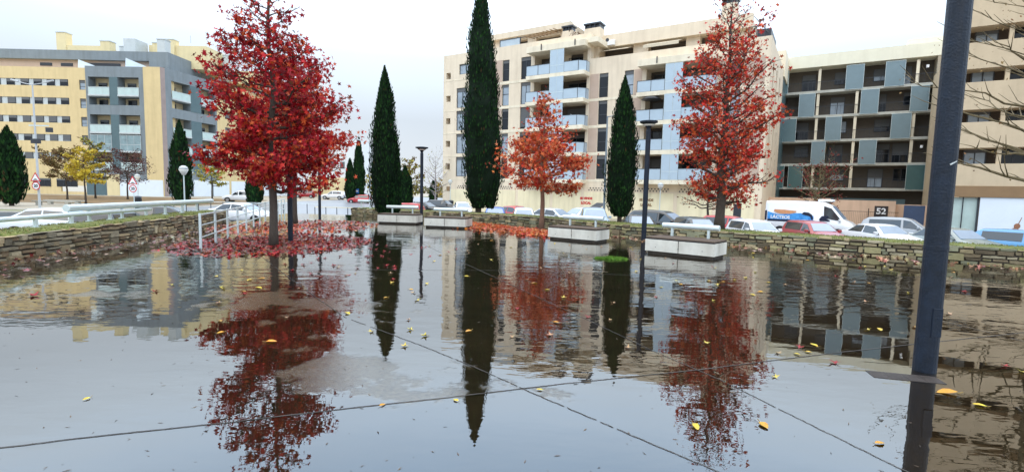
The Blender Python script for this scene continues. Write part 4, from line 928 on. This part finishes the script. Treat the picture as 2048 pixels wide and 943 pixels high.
def tall_lamp(label, x, y, H, arms, mt=PIPE):
    h = ground_h(x, y); root = thing('street_lamp', label, 'street lamp', (x, y, h))
    MB().lathe([(.10, 0), (.085, H*.4), (.055, H)], 12).build('pole', mt, root)
    for s in arms:
        MB().tube([(0, 0, H-.05), (s*.7, 0, H+.06), (s*1.25, 0, H+.22)], [.04, .035, .03], 8).build('arm', mt, root)
        MB().tube([(s*1.2, 0, H+.2), (s*1.85, 0, H+.36)], [.09, .06], 8).build('lamp_head', mt, root)
    return root, h
tl, _ = tall_lamp('tall pale twin-armed street lamp at far left carrying round signs', -42.1, 44.5, 11.0, (-1, 1), mat('pale_pole', (.48, .50, .52), .5, .05, 4))
MB().box(-.35, .35, -.12, .12, 5.9, 6.3).build('camera_box', DARKF, tl); MB().box(1.0, 1.5, -.1, .1, 6.9, 7.3).build('loudspeaker', DARKF, tl); MB().box(-.5, 1.2, -.05, .05, 7.4, 7.5).build('bracket', PIPE, tl)
tall_lamp('thin tall single-headed street lamp left of the medium cypress', 7.3, 40, 8.7, (1,), mat('slate_pole', (.16, .20, .23), .5, .05, 4))
tall_lamp('thin far street lamp just left of the two-lobed cypress', -20, 70, 9.0, (-1,), MATS['pale_pole'])
def traffic_sign(label, x, y, h, H, pole=True):
    root = thing('traffic_sign', label, 'traffic sign', (x, y, h))
    if pole: MB().lathe([(.035, 0), (.035, H+.3)], 8).build('pole', PIPE, root)
    tri = lambda s: [(-s, H-s*.55), (s, H-s*.55), (0, H+s*1.18)]
    a = MB().prism(tri(.46), -.10, -.08).build('triangle_plate', REDP, root); MB().prism(tri(.33), -.106, -.101).build('triangle_face', WHITEP, a)
    MB().prism([(-.2+.4*k/8, H-.14+.1*math.sin(PI*k/8)) for k in range(9)], -.112, -.107).build('hump_symbol', BLACK, a)
    c = lambda r: [(r*math.cos(2*PI*k/28), H-.66+r*math.sin(2*PI*k/28)) for k in range(28)]
    b = MB().prism(c(.36), -.10, -.08).build('round_plate', REDP, root); MB().prism(c(.28), -.106, -.101).build('round_face', WHITEP, b)
    text_obj('numeral', '20', .36, BLACK, b, (0, -.112, H-.67), (1, 0, 0), (0, 0, 1), bold=.012)
traffic_sign('speed hump triangle over a round 20 limit sign, fixed to the tall twin lamp', -42.1, 44.35, -1, 2.85, False)
traffic_sign('speed hump triangle over a round 20 limit sign, by the white shopfront', -36.3, 48, -1, 2.75)
bs = thing('direction_sign', 'small blue square sign on a post beside the slim far cypress', 'sign', (-27.0, 86, -1)); MB().lathe([(.05, 0), (.05, 2.6)], 8).build('pole', PIPE, bs); pb = MB().box(-.1, .6, -.08, -.05, 1.7, 2.5).build('sign_plate', BLUEP, bs); MB().box(.02, .48, -.09, -.081, 1.95, 2.25).build('sign_symbol', WHITEP, pb)
def bin_(label, x, y, H=.95, r=.26):
    h = ground_h(x, y); root = thing('litter_bin', label, 'litter bin', (x, y, h)); MB().lathe([(r*.85, 0), (r, H*.8), (r*1.0, H*.82)], 16).build('bin_body', BLACK, root); MB().lathe([(r*1.1, H*.9), (r*.9, H), (r*.2, H*1.05)], 16).build('lid', DARKF, root); MB().box(-r, r, -.02, .02, H*.8, H*.92).build('bracket', DARKF, root)
bin_('dark green-black litter bin by the white shopfront next to the speed sign', -37.6, 50.2, 1.3, .34); bin_('dark litter bin at the foot of the globe lamp by the cream block', -7.3, 59, 1.4, .33)
for lab, x, y in (('low stone bench slab in front of the far left yellow wall', -52, 58), ('second low stone bench slab, just in front of the first one', -50.5, 55)):
    r_ = thing('stone_bench', lab, 'bench', (x, y, ground_h(x, y))); MB().box(-2.2, 2.2, -.25, .25, .38, .5).build('seat', KERB, r_); 
    for s in (-1.6, 1.6): MB().box(s-.2, s+.2, -.2, .2, 0, .379).build('leg', KERB, r_)
# railing on the plaza edge
rl = thing('metal_railing', 'pale metal railing with sloping bars beside the big crimson tree', 'railing', (-7.7, 12.3, 0))
A, B = Vector((0, 0, 0)), Vector((-5.8, 17.3, 0)); d = (B-A).normalized(); nrm = Vector((-d.y, d.x, 0)); n_ = 12
for k in range(n_+1):
    p = A.lerp(B, k/n_); MB().tube([p+Vector((0, 0, -.03)), p+Vector((0, 0, .9))], .032, 6).build('post', PIPE, rl)
for z in (.86, .60, .30): MB().tube([A+Vector((0, 0, z))-d*.03, B+Vector((0, 0, z))], .026 if z > .8 else .018, 8).build('rail', PIPE, rl)
kc = MB(); 
pf = thing('post_fence', 'low dark post and rail fence across the path beyond the flooded plaza', 'fence', (-16.6, 42, ground_h(-16.6, 42)))
for k in range(9): MB().tube([(k*.92, 0, 0), (k*.92, 0, .95)], .035, 6).build('post', DARKF, pf)
MB().tube([(0, 0, .95), (7.4, 0, .95)], .025, 6).build('rail', YELPALE, pf)
pf2 = thing('post_fence', 'grey post and rail fence along the kerb behind the metal railing', 'fence', (-33, 47, -1))
for k in range(14): MB().tube([(k*1.1, k*.1, 0), (k*1.1, k*.1, 1.0)], .035, 6).build('post', DARKF, pf2)
MB().tube([(0, 0, 1.0), (14.3, 1.3, 1.0)], .025, 6).build('rail', PIPE, pf2)
# drain grate at the foot of the near pole
gr = thing('drain_grate', 'wet grey slab and grate around the foot of the nearest dark pole', 'drain grate', (3.66, 4.38, .010), math.radians(-14))
for k in range(4):
    q = MB().box(-.36+k*.14, -.225+k*.14, -.09, .09, -.01, .002)
    for j in range(8): q.box(-.355+k*.14, -.23+k*.14, -.08+j*.021, -.071+j*.021, .002, .004)
    q.build('slab', mat('grate_grey', (.06, .05, .045), .5, .3, 9, spec=.3), gr)
# floating grass tuft
gt = MB(); rng = random.Random(21)
for k in range(1500):
    a = rng.uniform(0, 2*PI); r = rng.random()**.6; x = r*.42*math.cos(a); y = r*.20*math.sin(a); h = rng.uniform(.03, .11)*(1-.5*r); an = rng.uniform(0, PI); wd = .008
    gt.face([(x-wd*math.cos(an), y-wd*math.sin(an), 0), (x+wd*math.cos(an), y+wd*math.sin(an), 0), (x+rng.uniform(-.06, .06), y+rng.uniform(-.06, .06), h)], 0, rng.choice([(.09, .22, .02), (.12, .28, .03), (.06, .16, .02), (.18, .28, .04)]))
tag(gt.build('grass', GRASS, None, vcol=True, loc=(2.45, 12.2, .006)), 'bright green tuft of grass sticking out of the flood water', 'grass', kind='stuff')
# ------------------------------------------------------------------ cars
PAINT = {}
def paint(n, c, metal=.0):
    if n not in PAINT: PAINT[n] = mat('paint_'+n, c, .28, .03, 1, metal=metal, spec=.6, coat=.6)
    return PAINT[n]
STY = {  # stations: x, z_bottom, z_shoulder, z_top, half width, half top width  (front at +x)
 'hatch': dict(L=3.95, W=1.7, H=1.47, st=[(-1, .42, .80, .86, .40, .34), (-.965, .25, .90, 1.02, .47, .41), (-.90, .22, .93, 1.30, .495, .37), (-.80, .2, .93, 1.44, .5, .355), (-.45, .2, .93, 1.47, .5, .36), (0, .2, .92, 1.45, .5, .355), (.16, .2, .91, 1.38, .5, .35), (.46, .2, .88, .96, .5, .40), (.75, .2, .80, .85, .49, .38), (.93, .22, .66, .72, .46, .34), (1, .3, .55, .58, .38, .28)], win=(4, 5, 6, 7)),
 'sedan': dict(L=4.4, W=1.76, H=1.42, st=[(-1, .42, .80, .86, .40, .34), (-.96, .25, .90, 1.0, .47, .40), (-.74, .22, .93, 1.05, .495, .40), (-.48, .2, .93, 1.38, .5, .35), (-.2, .2, .92, 1.42, .5, .355), (.02, .2, .91, 1.41, .5, .355), (.12, .2, .9, 1.36, .5, .35), (.42, .2, .88, .95, .5, .40), (.75, .2, .80, .84, .49, .38), (.93, .22, .64, .70, .46, .34), (1, .3, .52, .56, .38, .28)], win=(4, 5, 6, 7)),
 'suv': dict(L=4.4, W=1.84, H=1.66, st=[(-1, .5, .9, .98, .42, .36), (-.965, .32, 1.0, 1.15, .48, .41), (-.91, .3, 1.03, 1.45, .495, .38), (-.80, .3, 1.04, 1.61, .5, .37), (-.45, .3, 1.03, 1.66, .5, .375), (0, .3, 1.02, 1.65, .5, .375), (.16, .3, 1.01, 1.57, .5, .365), (.44, .3, 1.0, 1.08, .5, .41), (.78, .3, .95, 1.0, .49, .39), (.95, .32, .78, .84, .47, .36), (1, .4, .65, .68, .42, .3)], win=(4, 5, 6, 7)),
 'mpv': dict(L=4.5, W=1.8, H=1.68, st=[(-1, .4, .86, .92, .40, .34), (-.97, .25, .95, 1.1, .47, .41), (-.92, .22, .98, 1.45, .495, .38), (-.82, .2, .98, 1.62, .5, .37), (-.45, .2, .97, 1.68, .5, .37), (.05, .2, .96, 1.64, .5, .37), (.2, .2, .95, 1.55, .5, .36), (.6, .2, .93, 1.02, .5, .41), (.8, .2, .86, .9, .49, .38), (.94, .22, .7, .76, .46, .34), (1, .3, .55, .6, .38, .28)], win=(4, 5, 6, 7)),
 'van': dict(L=5.5, W=2.0, H=2.5, st=[(-1, .3, 1.2, 2.42, .48, .43), (-.99, .25, 1.3, 2.48, .495, .44), (-.9, .25, 1.35, 2.5, .5, .44), (-.45, .25, 1.35, 2.5, .5, .44), (.0, .25, 1.32, 2.5, .5, .44), (.30, .25, 1.3, 2.46, .5, .43), (.46, .25, 1.26, 2.25, .5, .41), (.74, .25, 1.2, 1.32, .5, .41), (.88, .25, 1.05, 1.15, .49, .38), (.97, .28, .8, .9, .46, .34), (1, .35, .6, .65, .42, .3)], win=(6, 6, 6, 7)),
}
def car(style, color, label, x, y, ang, col=(.8, .8, .8), hatch_open=False, name='parked_car', cat='car', screen=None, group='cars parked along the street'):
    P = STY[style]; L_, W_ = P['L']/2, P['W']; s = P['st']; h = ground_h(x, y)
    root = thing(name, label, cat, (x, y, h), math.radians(ang), group); pm = paint(color, col)
    def section(q):
        X, zb, zs, zt, hw, tw = q; X *= L_; hw *= W_; tw *= W_
        half = [(0, zb), (hw*.86, zb), (hw*.985, zb+.14), (hw, (zb+zs)*.5), (hw*.985, zs-.03), (hw*.94, zs+.02*(zt-zs > .15)), (tw+(hw*.94-tw)*.12, zt-(zt-zs)*.14), (tw*.9, zt-.012), (tw*.5, zt+.012), (0, zt+.018)]
        return [(X, -yy, zz) for yy, zz in half]+[(X, yy, zz) for yy, zz in half[-2:0:-1]]
    R_ = [section(q) for q in s]; mb = MB(); idx = [[mb.p(v) for v in r] for r in R_]; nn = len(R_[0])
    for i in range(len(R_)-1):
        for k in range(nn): mb.f.append([idx[i][k], idx[i][(k+1) % nn], idx[i+1][(k+1) % nn], idx[i+1][k]]); mb.m.append(0); mb.c.append((1, 1, 1))
    for r in (0, -1): mb.f.append(idx[r]); mb.m.append(0); mb.c.append((1, 1, 1))
    body = mb.build('body', pm, root, smooth=True)
    def patch(nm, q, mt, off=.012, ins=.08, par=root, sub=1):
        q = [Vector(v) for v in q]; nrm = ((q[2]-q[0]).cross(q[3]-q[1])).normalized(); c = sum(q, Vector())/4
        if nrm.dot(c-Vector((c.x*.9, 0, .7))) < 0: nrm = -nrm
        def B(u, v): return q[0].lerp(q[1], u).lerp(q[3].lerp(q[2], u), v)
        g = [B(ins, ins*1.2), B(1-ins, ins*1.2), B(1-ins, 1-ins*1.2), B(ins, 1-ins*1.2)]
        m_ = MB(); a = [m_.p(v+nrm*off) for v in g]; b_ = [m_.p(v-nrm*.01) for v in g]
        m_.f.append(a); m_.m.append(0); m_.c.append((1, 1, 1))
        for k in range(4): m_.f.append([a[k], a[(k+1) % 4], b_[(k+1) % 4], b_[k]]); m_.m.append(0); m_.c.append((1, 1, 1))
        return m_.build(nm, mt, par)
    w0, w1, w2, w3 = P['win']
    def top(i, k): return R_[i][k]
    nT = len(R_[0])
    L5, L6, L7 = 5, 6, 7; R5, R6, R7 = nT-5, nT-6, nT-7
    patch('windscreen', [R_[w2][L7], R_[w2][R7], R_[w3][R6], R_[w3][L6]], screen or CARSCR, .03, .05)
    if style != 'van':
        rw = (2, 1) if style != 'sedan' else (3, 2)
        patch('rear_window', [R_[rw[0]+(0 if style == 'sedan' else 1)][L7], R_[rw[0]+(0 if style == 'sedan' else 1)][R7], R_[rw[1]][R6], R_[rw[1]][L6]], CARGL, .03, .07)
    for (a5, a6) in ((L5, L6), (R5, R6)):
        if style == 'van':
            patch('side_window', [R_[5][a5], R_[7][a5], R_[6][a6], R_[5][a6]], CARGL, .02, .06); continue
        r0 = 3; f0 = w3
        patch('side_window', [R_[r0-(0 if style == 'sedan' else 0)][a5], R_[w1][a5], R_[w1][a6], R_[r0+0][a6]] if style != 'sedan' else [R_[2][a5], R_[4][a5], R_[4][a6], R_[3][a6]], CARGL, .018, .05)
        m0 = w1 if style != 'sedan' else 4
        patch('side_window', [R_[m0][a5], R_[w3][a5], R_[w2][a6], R_[m0][a6]], CARGL, .018, .045)
    wr = .31 if style in ('hatch', 'sedan', 'mpv') else .35
    for sx in (-.62, .64):
        for sy in (-1, 1):
            w_ = MB().tube([(sx*L_, sy*(W_/2-.20), wr), (sx*L_, sy*(W_/2+.008), wr)], wr, 20).build('wheel', TYRE, root, bevel=.02)
            MB().tube([(sx*L_, sy*(W_/2), wr), (sx*L_, sy*(W_/2+.018), wr)], wr*.62, 10).build('rim', RIM, w_)
            ar = MB(); a_ = [(sx*L_+(wr+.06)*math.cos(t), (wr+.06)*math.sin(t)+wr-.02) for t in np.linspace(0, PI, 12)]; ar.prism(a_, sy*(W_/2-.03), sy*(W_/2+.004)); ar.build('wheel_arch', BLACK, root)
    zf = s[-2][2]; zr = s[1][2]
    for sy in (-1, 1):
        MB().box(L_*.90, L_*.965, min(sy*W_*.26, sy*W_*.43), max(sy*W_*.26, sy*W_*.43), zf-.16, zf+.0).build('headlight', HEADL, root, bevel=.03)
        MB().box(-L_*.995, -L_*.93, min(sy*W_*.34, sy*W_*.46), max(sy*W_*.34, sy*W_*.46), zr-.28, zr-.02).build('tail_light', TAILL, root, bevel=.02)
        mz = s[w3][2]+.08; MB().box(s[w3][0]*L_-.28, s[w3][0]*L_-.14, min(sy*W_*.48, sy*W_*.59), max(sy*W_*.48, sy*W_*.59), mz-.05, mz+.1).build('wing_mirror', pm, root, bevel=.03)
    MB().box(L_*.9, L_*1.004, -W_*.24, W_*.24, .42, .55).build('grille', BLACK, root); MB().box(-L_*1.006, -L_*.95, -W_*.14, W_*.14, zr-.25, zr-.13).build('number_plate', WHITEP, root)
    MB().box(-L_*1.01, -L_*.9, -W_*.42, W_*.42, .26, .4).build('rear_bumper', BLACK, root, bevel=.03)
    if hatch_open:
        MB().face([(-L_*.8, -.6, 1.46), (-L_*.8, .6, 1.46), (-L_*1.22, .6, 1.85), (-L_*1.22, -.6, 1.85)]).build('open_tailgate', DARKF, root)
    return root
WHT = (.70, .71, .72)
car('hatch', 'blue', 'small bright blue car parked nose out, right of the very tall cypress', -1.25, 36.0, -88, (.02, .10, .42))
car('hatch', 'white', 'white hatchback parked nose out, left of the orange tree trunk', .8, 35.2, -91, WHT)
car('suv', 'light_blue', 'pale blue-grey car parked nose out behind the third bench', 5.45, 33.5, -95, (.30, .40, .50))
car('sedan', 'black', 'low black car with a pale windscreen, behind the dark lamp post', 7.5, 29.5, -93, (.01, .012, .015))
car('hatch', 'dark_green', 'dark car with a bright windscreen above the nearest bench backrest', 10.4, 28.0, -86, (.012, .02, .022))
car('hatch', 'white', 'white hatchback right of the tall red tree trunk', 13.3, 27.2, -86, WHT)
car('hatch', 'dark_red', 'dark red hatchback in front of the white van', 16.6, 27.4, -88, (.30, .008, .012))
car('sedan', 'white', 'white low car parked right of the dark red hatchback', 19.9, 26.8, -88, WHT)
car('sedan', 'grey_green', 'pale grey-green car half hidden by the thick near pole', 21.6, 24.3, -86, (.22, .26, .25))
car('hatch', 'sky_blue', 'light blue car cut by the right edge of the photo', 23.8, 22.9, -60, (.08, .28, .52), screen=CARGL)
car('sedan', 'red', 'red car behind the small bright blue one', .4, 41.5, -50, (.45, .015, .02))
car('sedan', 'silver', 'silver saloon seen from the side behind the orange tree trunk', 3.2, 37.5, -40, (.58, .62, .64))
car('hatch', 'white', 'white hatchback with its rear tailgate raised, behind the silver saloon', 5.4, 40.0, 215, WHT, hatch_open=True)
car('mpv', 'black', 'tall black people carrier behind the dark lamp post', 9.7, 32.2, -46, (.01, .012, .015))
car('hatch', 'red', 'bright red hatchback behind the tall red tree trunk', 14.2, 32.2, -46, (.50, .012, .015))
car('suv', 'grey', 'grey estate-like car behind the white low car', 24.0, 30.6, -44, (.30, .33, .36))
van = car('van', 'white', 'white delivery van with blue, green and orange dairy graphics on its side', 20.9, 35.0, -40, WHT, name='delivery_van', cat='van', group=None)
MB().box(.4, 1.3, -.4, .4, 2.51, 2.66).build('roof_unit', WHITEP, van, bevel=.03)
yy = -1.0
def dec(nm, pts, mt, y=-1.012, th=.004): return MB().prism([(a*.97, b_+.32) for a, b_ in pts], y, y+th).build(nm, mt, van)
BLU = mat('livery_blue', (.02, .20, .62), .4, .15, 3, c2=(.10, .40, .80)); GRN = mat('livery_green', (.18, .50, .02), .4, .1, 3); ORG = mat('livery_orange', (.66, .30, .14), .5, .2, 9); NAV = mat('livery_navy', (.01, .015, .04), .4)
dec('blue_wave', [(-2.65, .88), (-2.65, 1.42), (-2.3, 1.30), (-1.9, 1.22), (-1.3, 1.25), (-.9, 1.34), (-.5, 1.36), (.3, 1.2), (.3, .88)], BLU)
dec('orange_picture', [(-2.25, 1.42), (-1.9, 1.30), (-1.2, 1.29), (-.85, 1.38), (-.75, 1.50), (-1.5, 1.56), (-2.2, 1.58)], ORG, -1.018)
dec('navy_band', [(-2.65, .74), (.4, .74), (.4, .875), (-2.65, .875)], NAV); dec('green_band', [(-1.2, .42), (.4, .42), (.4, .735), (-1.2, .735)], GRN)
dec('cow_patch', [(-.45, 1.30), (-.3, 1.45), (0, 1.42), (.2, 1.28), (.3, 1.0), (.2, .9), (.1, 1.15), (-.2, 1.22)], NAV, -1.02); dec('cow_patch', [(.65, 1.0), (.8, 1.22), (1.15, 1.25), (1.25, 1.12), (1.0, 1.08), (1.3, .95), (1.3, .88), (.7, .88)], NAV, -1.02)
text_obj('lettering', 'LÁCTEOS', .29, WHITEP, van, (-1.75, -1.024, 1.35), (1, 0, 0), (0, 0, 1), bold=.012)
dec('rear_corner', [(-2.83, .8), (-2.7, .8), (-2.7, 1.5), (-2.83, 1.45)], NAV, -1.0)
car('sedan', 'silver', 'silver saloon behind the pipe rail at the far left', -20.3, 22.6, 15, (.52, .55, .57))
car('hatch', 'black', 'black hatchback with a red tail lamp seen under the pipe rail', -16.6, 21.0, 100, (.01, .012, .016))
car('hatch', 'black', 'black car with a pale number plate low behind the left grass', -14.6, 13.2, 96, (.012, .014, .018))
car('sedan', 'dark_green', 'dark green car under the middle of the pipe rail', -18.6, 27.0, 20, (.012, .02, .022))
car('sedan', 'white', 'white saloon behind the end of the left wall with its wheel showing past it', -18.6, 34.6, -8, WHT)
car('suv', 'white', 'white crossover parked under the left side of the big crimson tree', -38.3, 70.5, 188, WHT)
car('suv', 'white', 'far white car left of the slim cypresses', -34.3, 96, 180, WHT)
car('hatch', 'black', 'far black car next to the far white one', -30.2, 98, 175, (.01, .012, .015))
car('hatch', 'dark_red', 'far dark red car under the crimson tree leaves', -40.5, 98, 185, (.25, .01, .012))
car('hatch', 'red', 'far red car below the small blue sign', -25.6, 84, 180, (.45, .015, .02))
car('van', 'white', 'far white van right of the far red car', -23.0, 88, 185, WHT, name='delivery_van', cat='van', group=None)
car('sedan', 'black', 'black saloon between the two-lobed cypress and the very tall cypress', -8.6, 49.0, -20, (.01, .012, .015))
car('hatch', 'black', 'black hatchback furthest back by the bare pale tree', -8.0, 58.0, -15, (.012, .014, .018)); car('suv', 'black', 'black off-roader right of the furthest black hatchback', -5.4+.0, 57.0, -120, (.01, .012, .015)) if False else None
car('hatch', 'red', 'red car mostly hidden behind the two-lobed cypress', -9.4, 42.0, 170, (.45, .015, .02))
car('hatch', 'white', 'white hatchback parked nose out, left of the very tall cypress', -5.0, 50.0, -80, WHT)
# ------------------------------------------------------------------ leaves
def scatter(name, label, n, gen, cols, size, seed, shape=STAR, zr=(.014, .03)):
    rng = random.Random(seed); mb = MB()
    k = 0
    while k < n:
        x, y = gen(rng)
        if not inside(x, y): continue
        leaf_face(mb, Vector((x, y, rng.uniform(*zr))), size*rng.uniform(.6, 1.2), rng, tuple(v*rng.uniform(.65, 1.15) for v in rng.choice(cols)), shape, flat=rng.random() < .8); k += 1
    return tag(mb.build(name, LEAFF, None, vcol=True), label, 'leaves', kind='stuff')
scatter('fallen_leaves', 'carpet of dark red leaves around the foot of the big crimson tree', 3800, lambda r: ((lambda a, q: (-6.6+2.4*q*math.cos(a), 14.0+2.8*q*math.sin(a)))(r.uniform(0, 2*PI), r.random()**.75+abs(r.gauss(0, .08)))), [tuple(v*.75 for v in q) for q in RED[1:]+REDOR[:1]]+[(.16, .09, .05), (.13, .05, .03)], .07, 71)
scatter('fallen_leaves', 'orange and red leaves under the second crimson tree', 1700, lambda r: ((lambda a, q: (-8.6+3.0*q*math.cos(a), 20.3+4.0*q*math.sin(a)))(r.uniform(0, 2*PI), r.random()**.6)), [tuple(v*.85 for v in q) for q in REDOR+ORA], .085, 72)
def pile(r):
    t = r.random(); a = Vector((-2.7, 24.6)).lerp(Vector((1.9, 19.2)), t); q = r.gauss(0, .9); return (a.x-.55*abs(q)*.6+r.gauss(0, .4)*.4, a.y-abs(q)*.9+r.uniform(-.5, 1.2))
scatter('fallen_leaves', 'dense orange leaf pile along the wall at the foot of the orange tree', 5200, pile, ORA+[(.62, .16, .06), (.72, .26, .14)], .095, 73, zr=(.014, .07))
def along(at, ln, w0, w1, s0=0, s1=1):
    def g(r):
        p, nn = at(r.uniform(ln*s0, ln*s1)); d = w0+abs(r.gauss(0, 1))*w1; return (p.x+nn.x*d, p.y+nn.y*d)
    return g
scatter('fallen_leaves', 'brown and pink soaked leaves washed against the right wall', 750, along(at_r, len_r, .05, .75, .35, .93), [(.36, .18, .10), (.50, .28, .18), (.28, .10, .06), (.55, .36, .22)], .075, 74)
scatter('fallen_leaves', 'brown and red soaked leaves washed against the left wall', 650, along(at_l, len_l, .05, .8, .15, 1), [(.20, .09, .04), (.28, .15, .08), (.20, .02, .02), (.12, .05, .03), (.45, .30, .18)], .07, 75)
db = MB(); rng = random.Random(80); k = 0
while k < 700:
    y = 2.6+rng.random()**1.3*15; x = rng.uniform(-1.1, 1.15)*y
    if not inside(x, y): continue
    k += 1; s_ = rng.uniform(.004, .014)*(1+y*.04)
    leaf_face(db, Vector((x, y, .0105)), s_, rng, rng.choice([(.10, .06, .03), (.04, .03, .02), (.14, .10, .06), (.10, .06, .03)]), [(0, -1.6), (.3, 0), (0, 1.6), (-.3, .2)], flat=True)
tag(db.build('floating_debris', LEAFF, None, vcol=True), 'bits of twig, seed and leaf crumbs floating on the flood water', kind='stuff')
def single(label, x, y, kind, size, rot, seed, group=None, z=.012):
    r = random.Random(seed); mb = MB(); shape = {'star': STAR, 'oval': OVAL}[kind[0]]; nrm = Vector((r.uniform(-.12, .12), r.uniform(-.12, .12), 1)).normalized(); a = Vector((1, 0, 0)); b_ = nrm.cross(a).normalized(); a = b_.cross(nrm)
    c = kind[1]; n_ = len(shape); P_ = [(a*px+b_*py)*size+nrm*(abs(px)**1.5*.5*size+r.uniform(0, .12)*size) for px, py in shape]; o = Vector((0, 0, 0))
    for k in range(n_): mb.face([o, P_[k], P_[(k+1) % n_]], 0, tuple(v*r.uniform(.85, 1.1) for v in c))
    if kind[0] == 'oval': mb.tube([(0, -size, .0), (size*.1, -size*1.5, .01)], size*.05, 4, col=(.3, .2, .05))
    o = mb.build('fallen_leaf', LEAFF, None, vcol=True, loc=(x, y, z)); o.rotation_euler = (0, 0, rot); return tag(o, label, 'leaf', group)
YL = ('oval', (.62, .46, .05)); OL = ('oval', (.60, .30, .03)); RS = ('star', (.30, .012, .015)); PS = ('star', (.48, .30, .16)); YS = ('star', (.62, .48, .08)); DK = ('oval', (.03, .02, .015))
near = [('yellow leaf lying alone on the lower left of the plaza', -3.11, 3.56, YL, .035), ('yellow leaf lying on the long paving joint near the middle', .25, 3.92, YL, .035), ('yellow leaf just above the long joint, below the tall cypress reflection', -.4, 3.68, YL, .035), ('brown and yellow leaf touching the long joint left of centre', -.93, 3.57, OL, .032),
 ('pale curled leaf above the tree reflection right of centre', 2.37, 4.33, YS, .05), ('large orange-yellow leaf in the sky reflection at lower right', 1.79, 3.37, OL, .065), ('yellow leaf with a curled edge left of the large orange one', 1.3, 3.33, YL, .055), ('brown and yellow leaf at the bottom right', 2.44, 3.15, OL, .045),
 ('long orange leaf beside the drain grate', 3.66, 4.05, OL, .10), ('yellow leaf right of the long orange leaf', 3.70, 3.8, YL, .055), ('dark crimson star leaf at the far left', -6.64, 6.84, RS, .11), ('dark curled leaf ring in the yellow tower reflection', -5.27, 7.31, RS, .075), ('yellow leaf at the left paving joint near the reflection of the poles', -2.07, 6.25, YL, .07)]
for k, (lb, x, y, kd, sz) in enumerate(near): single(lb, x, y, kd, sz*.82, R.uniform(0, 6), k+100)
pts = [(-5.37, 7.83), (-3.41, 5.76), (-2.93, 9.29), (-1.14, 5.58), (.45, 5.48), (1.0, 6.34), (1.23, 5.08), (2.14, 5.31), (3.11, 5.23), (3.31, 5.32), (4.55, 6.04), (4.84, 4.76), (4.85, 4.6), (-1.55, 5.46), (-3.96, 7.74), (-.47, 5.57), (.93, 8.97), (4.6, 9.71), (2.6, 8.54)]
rr_ = random.Random(44)
while len(pts) < 150:
    y = 4.6+rr_.random()**.8*11.5; x = rr_.uniform(-.62, 1.0)*y*.98
    if inside(x, y) and not (x < -4 and y > 10): pts.append((x, y))
for k, (x, y) in enumerate(pts):
    kd = rr_.choice([YL, PS, PS, YS, RS, OL]); nmk = {id(YL): 'yellow', id(OL): 'orange', id(PS): 'pale pink-brown', id(YS): 'yellow star-shaped', id(RS): 'dark red'}[id(kd)]
    q_ = x/y; wh = ('left of the cypress reflections' if q_ < -.3 else 'by the two-lobed cypress reflection' if q_ < -.17 else 'by the very tall cypress reflection' if q_ < 0 else 'in the orange tree reflection' if q_ < .13 else 'by the medium cypress reflection' if q_ < .28 else 'in the tall red tree reflection' if q_ < .5 else 'in the grey block reflection' if q_ < .75 else 'right of the thick near pole')
    ds = 'near camera' if y < 5.3 else 'mid-water' if y < 9 else 'far out'
    single('small %s leaf floating %s, %s' % (nmk, wh, ds), x, y, kd, rr_.uniform(.035, .06), rr_.uniform(0, 6), 300+k, 'small leaves scattered over the flooded plaza')
rr_ = random.Random(45)
for k in range(45):
    a = rr_.uniform(0, 2*PI); x, y = -3.6+1.7*rr_.gauss(0, .6), 12.2+2.2*rr_.gauss(0, .8)
    if inside(x, y): single('small red star leaf floating right of the red leaf carpet', x, y, RS, rr_.uniform(.05, .075), rr_.uniform(0, 6), 600+k, 'red leaves drifting off the red carpet')
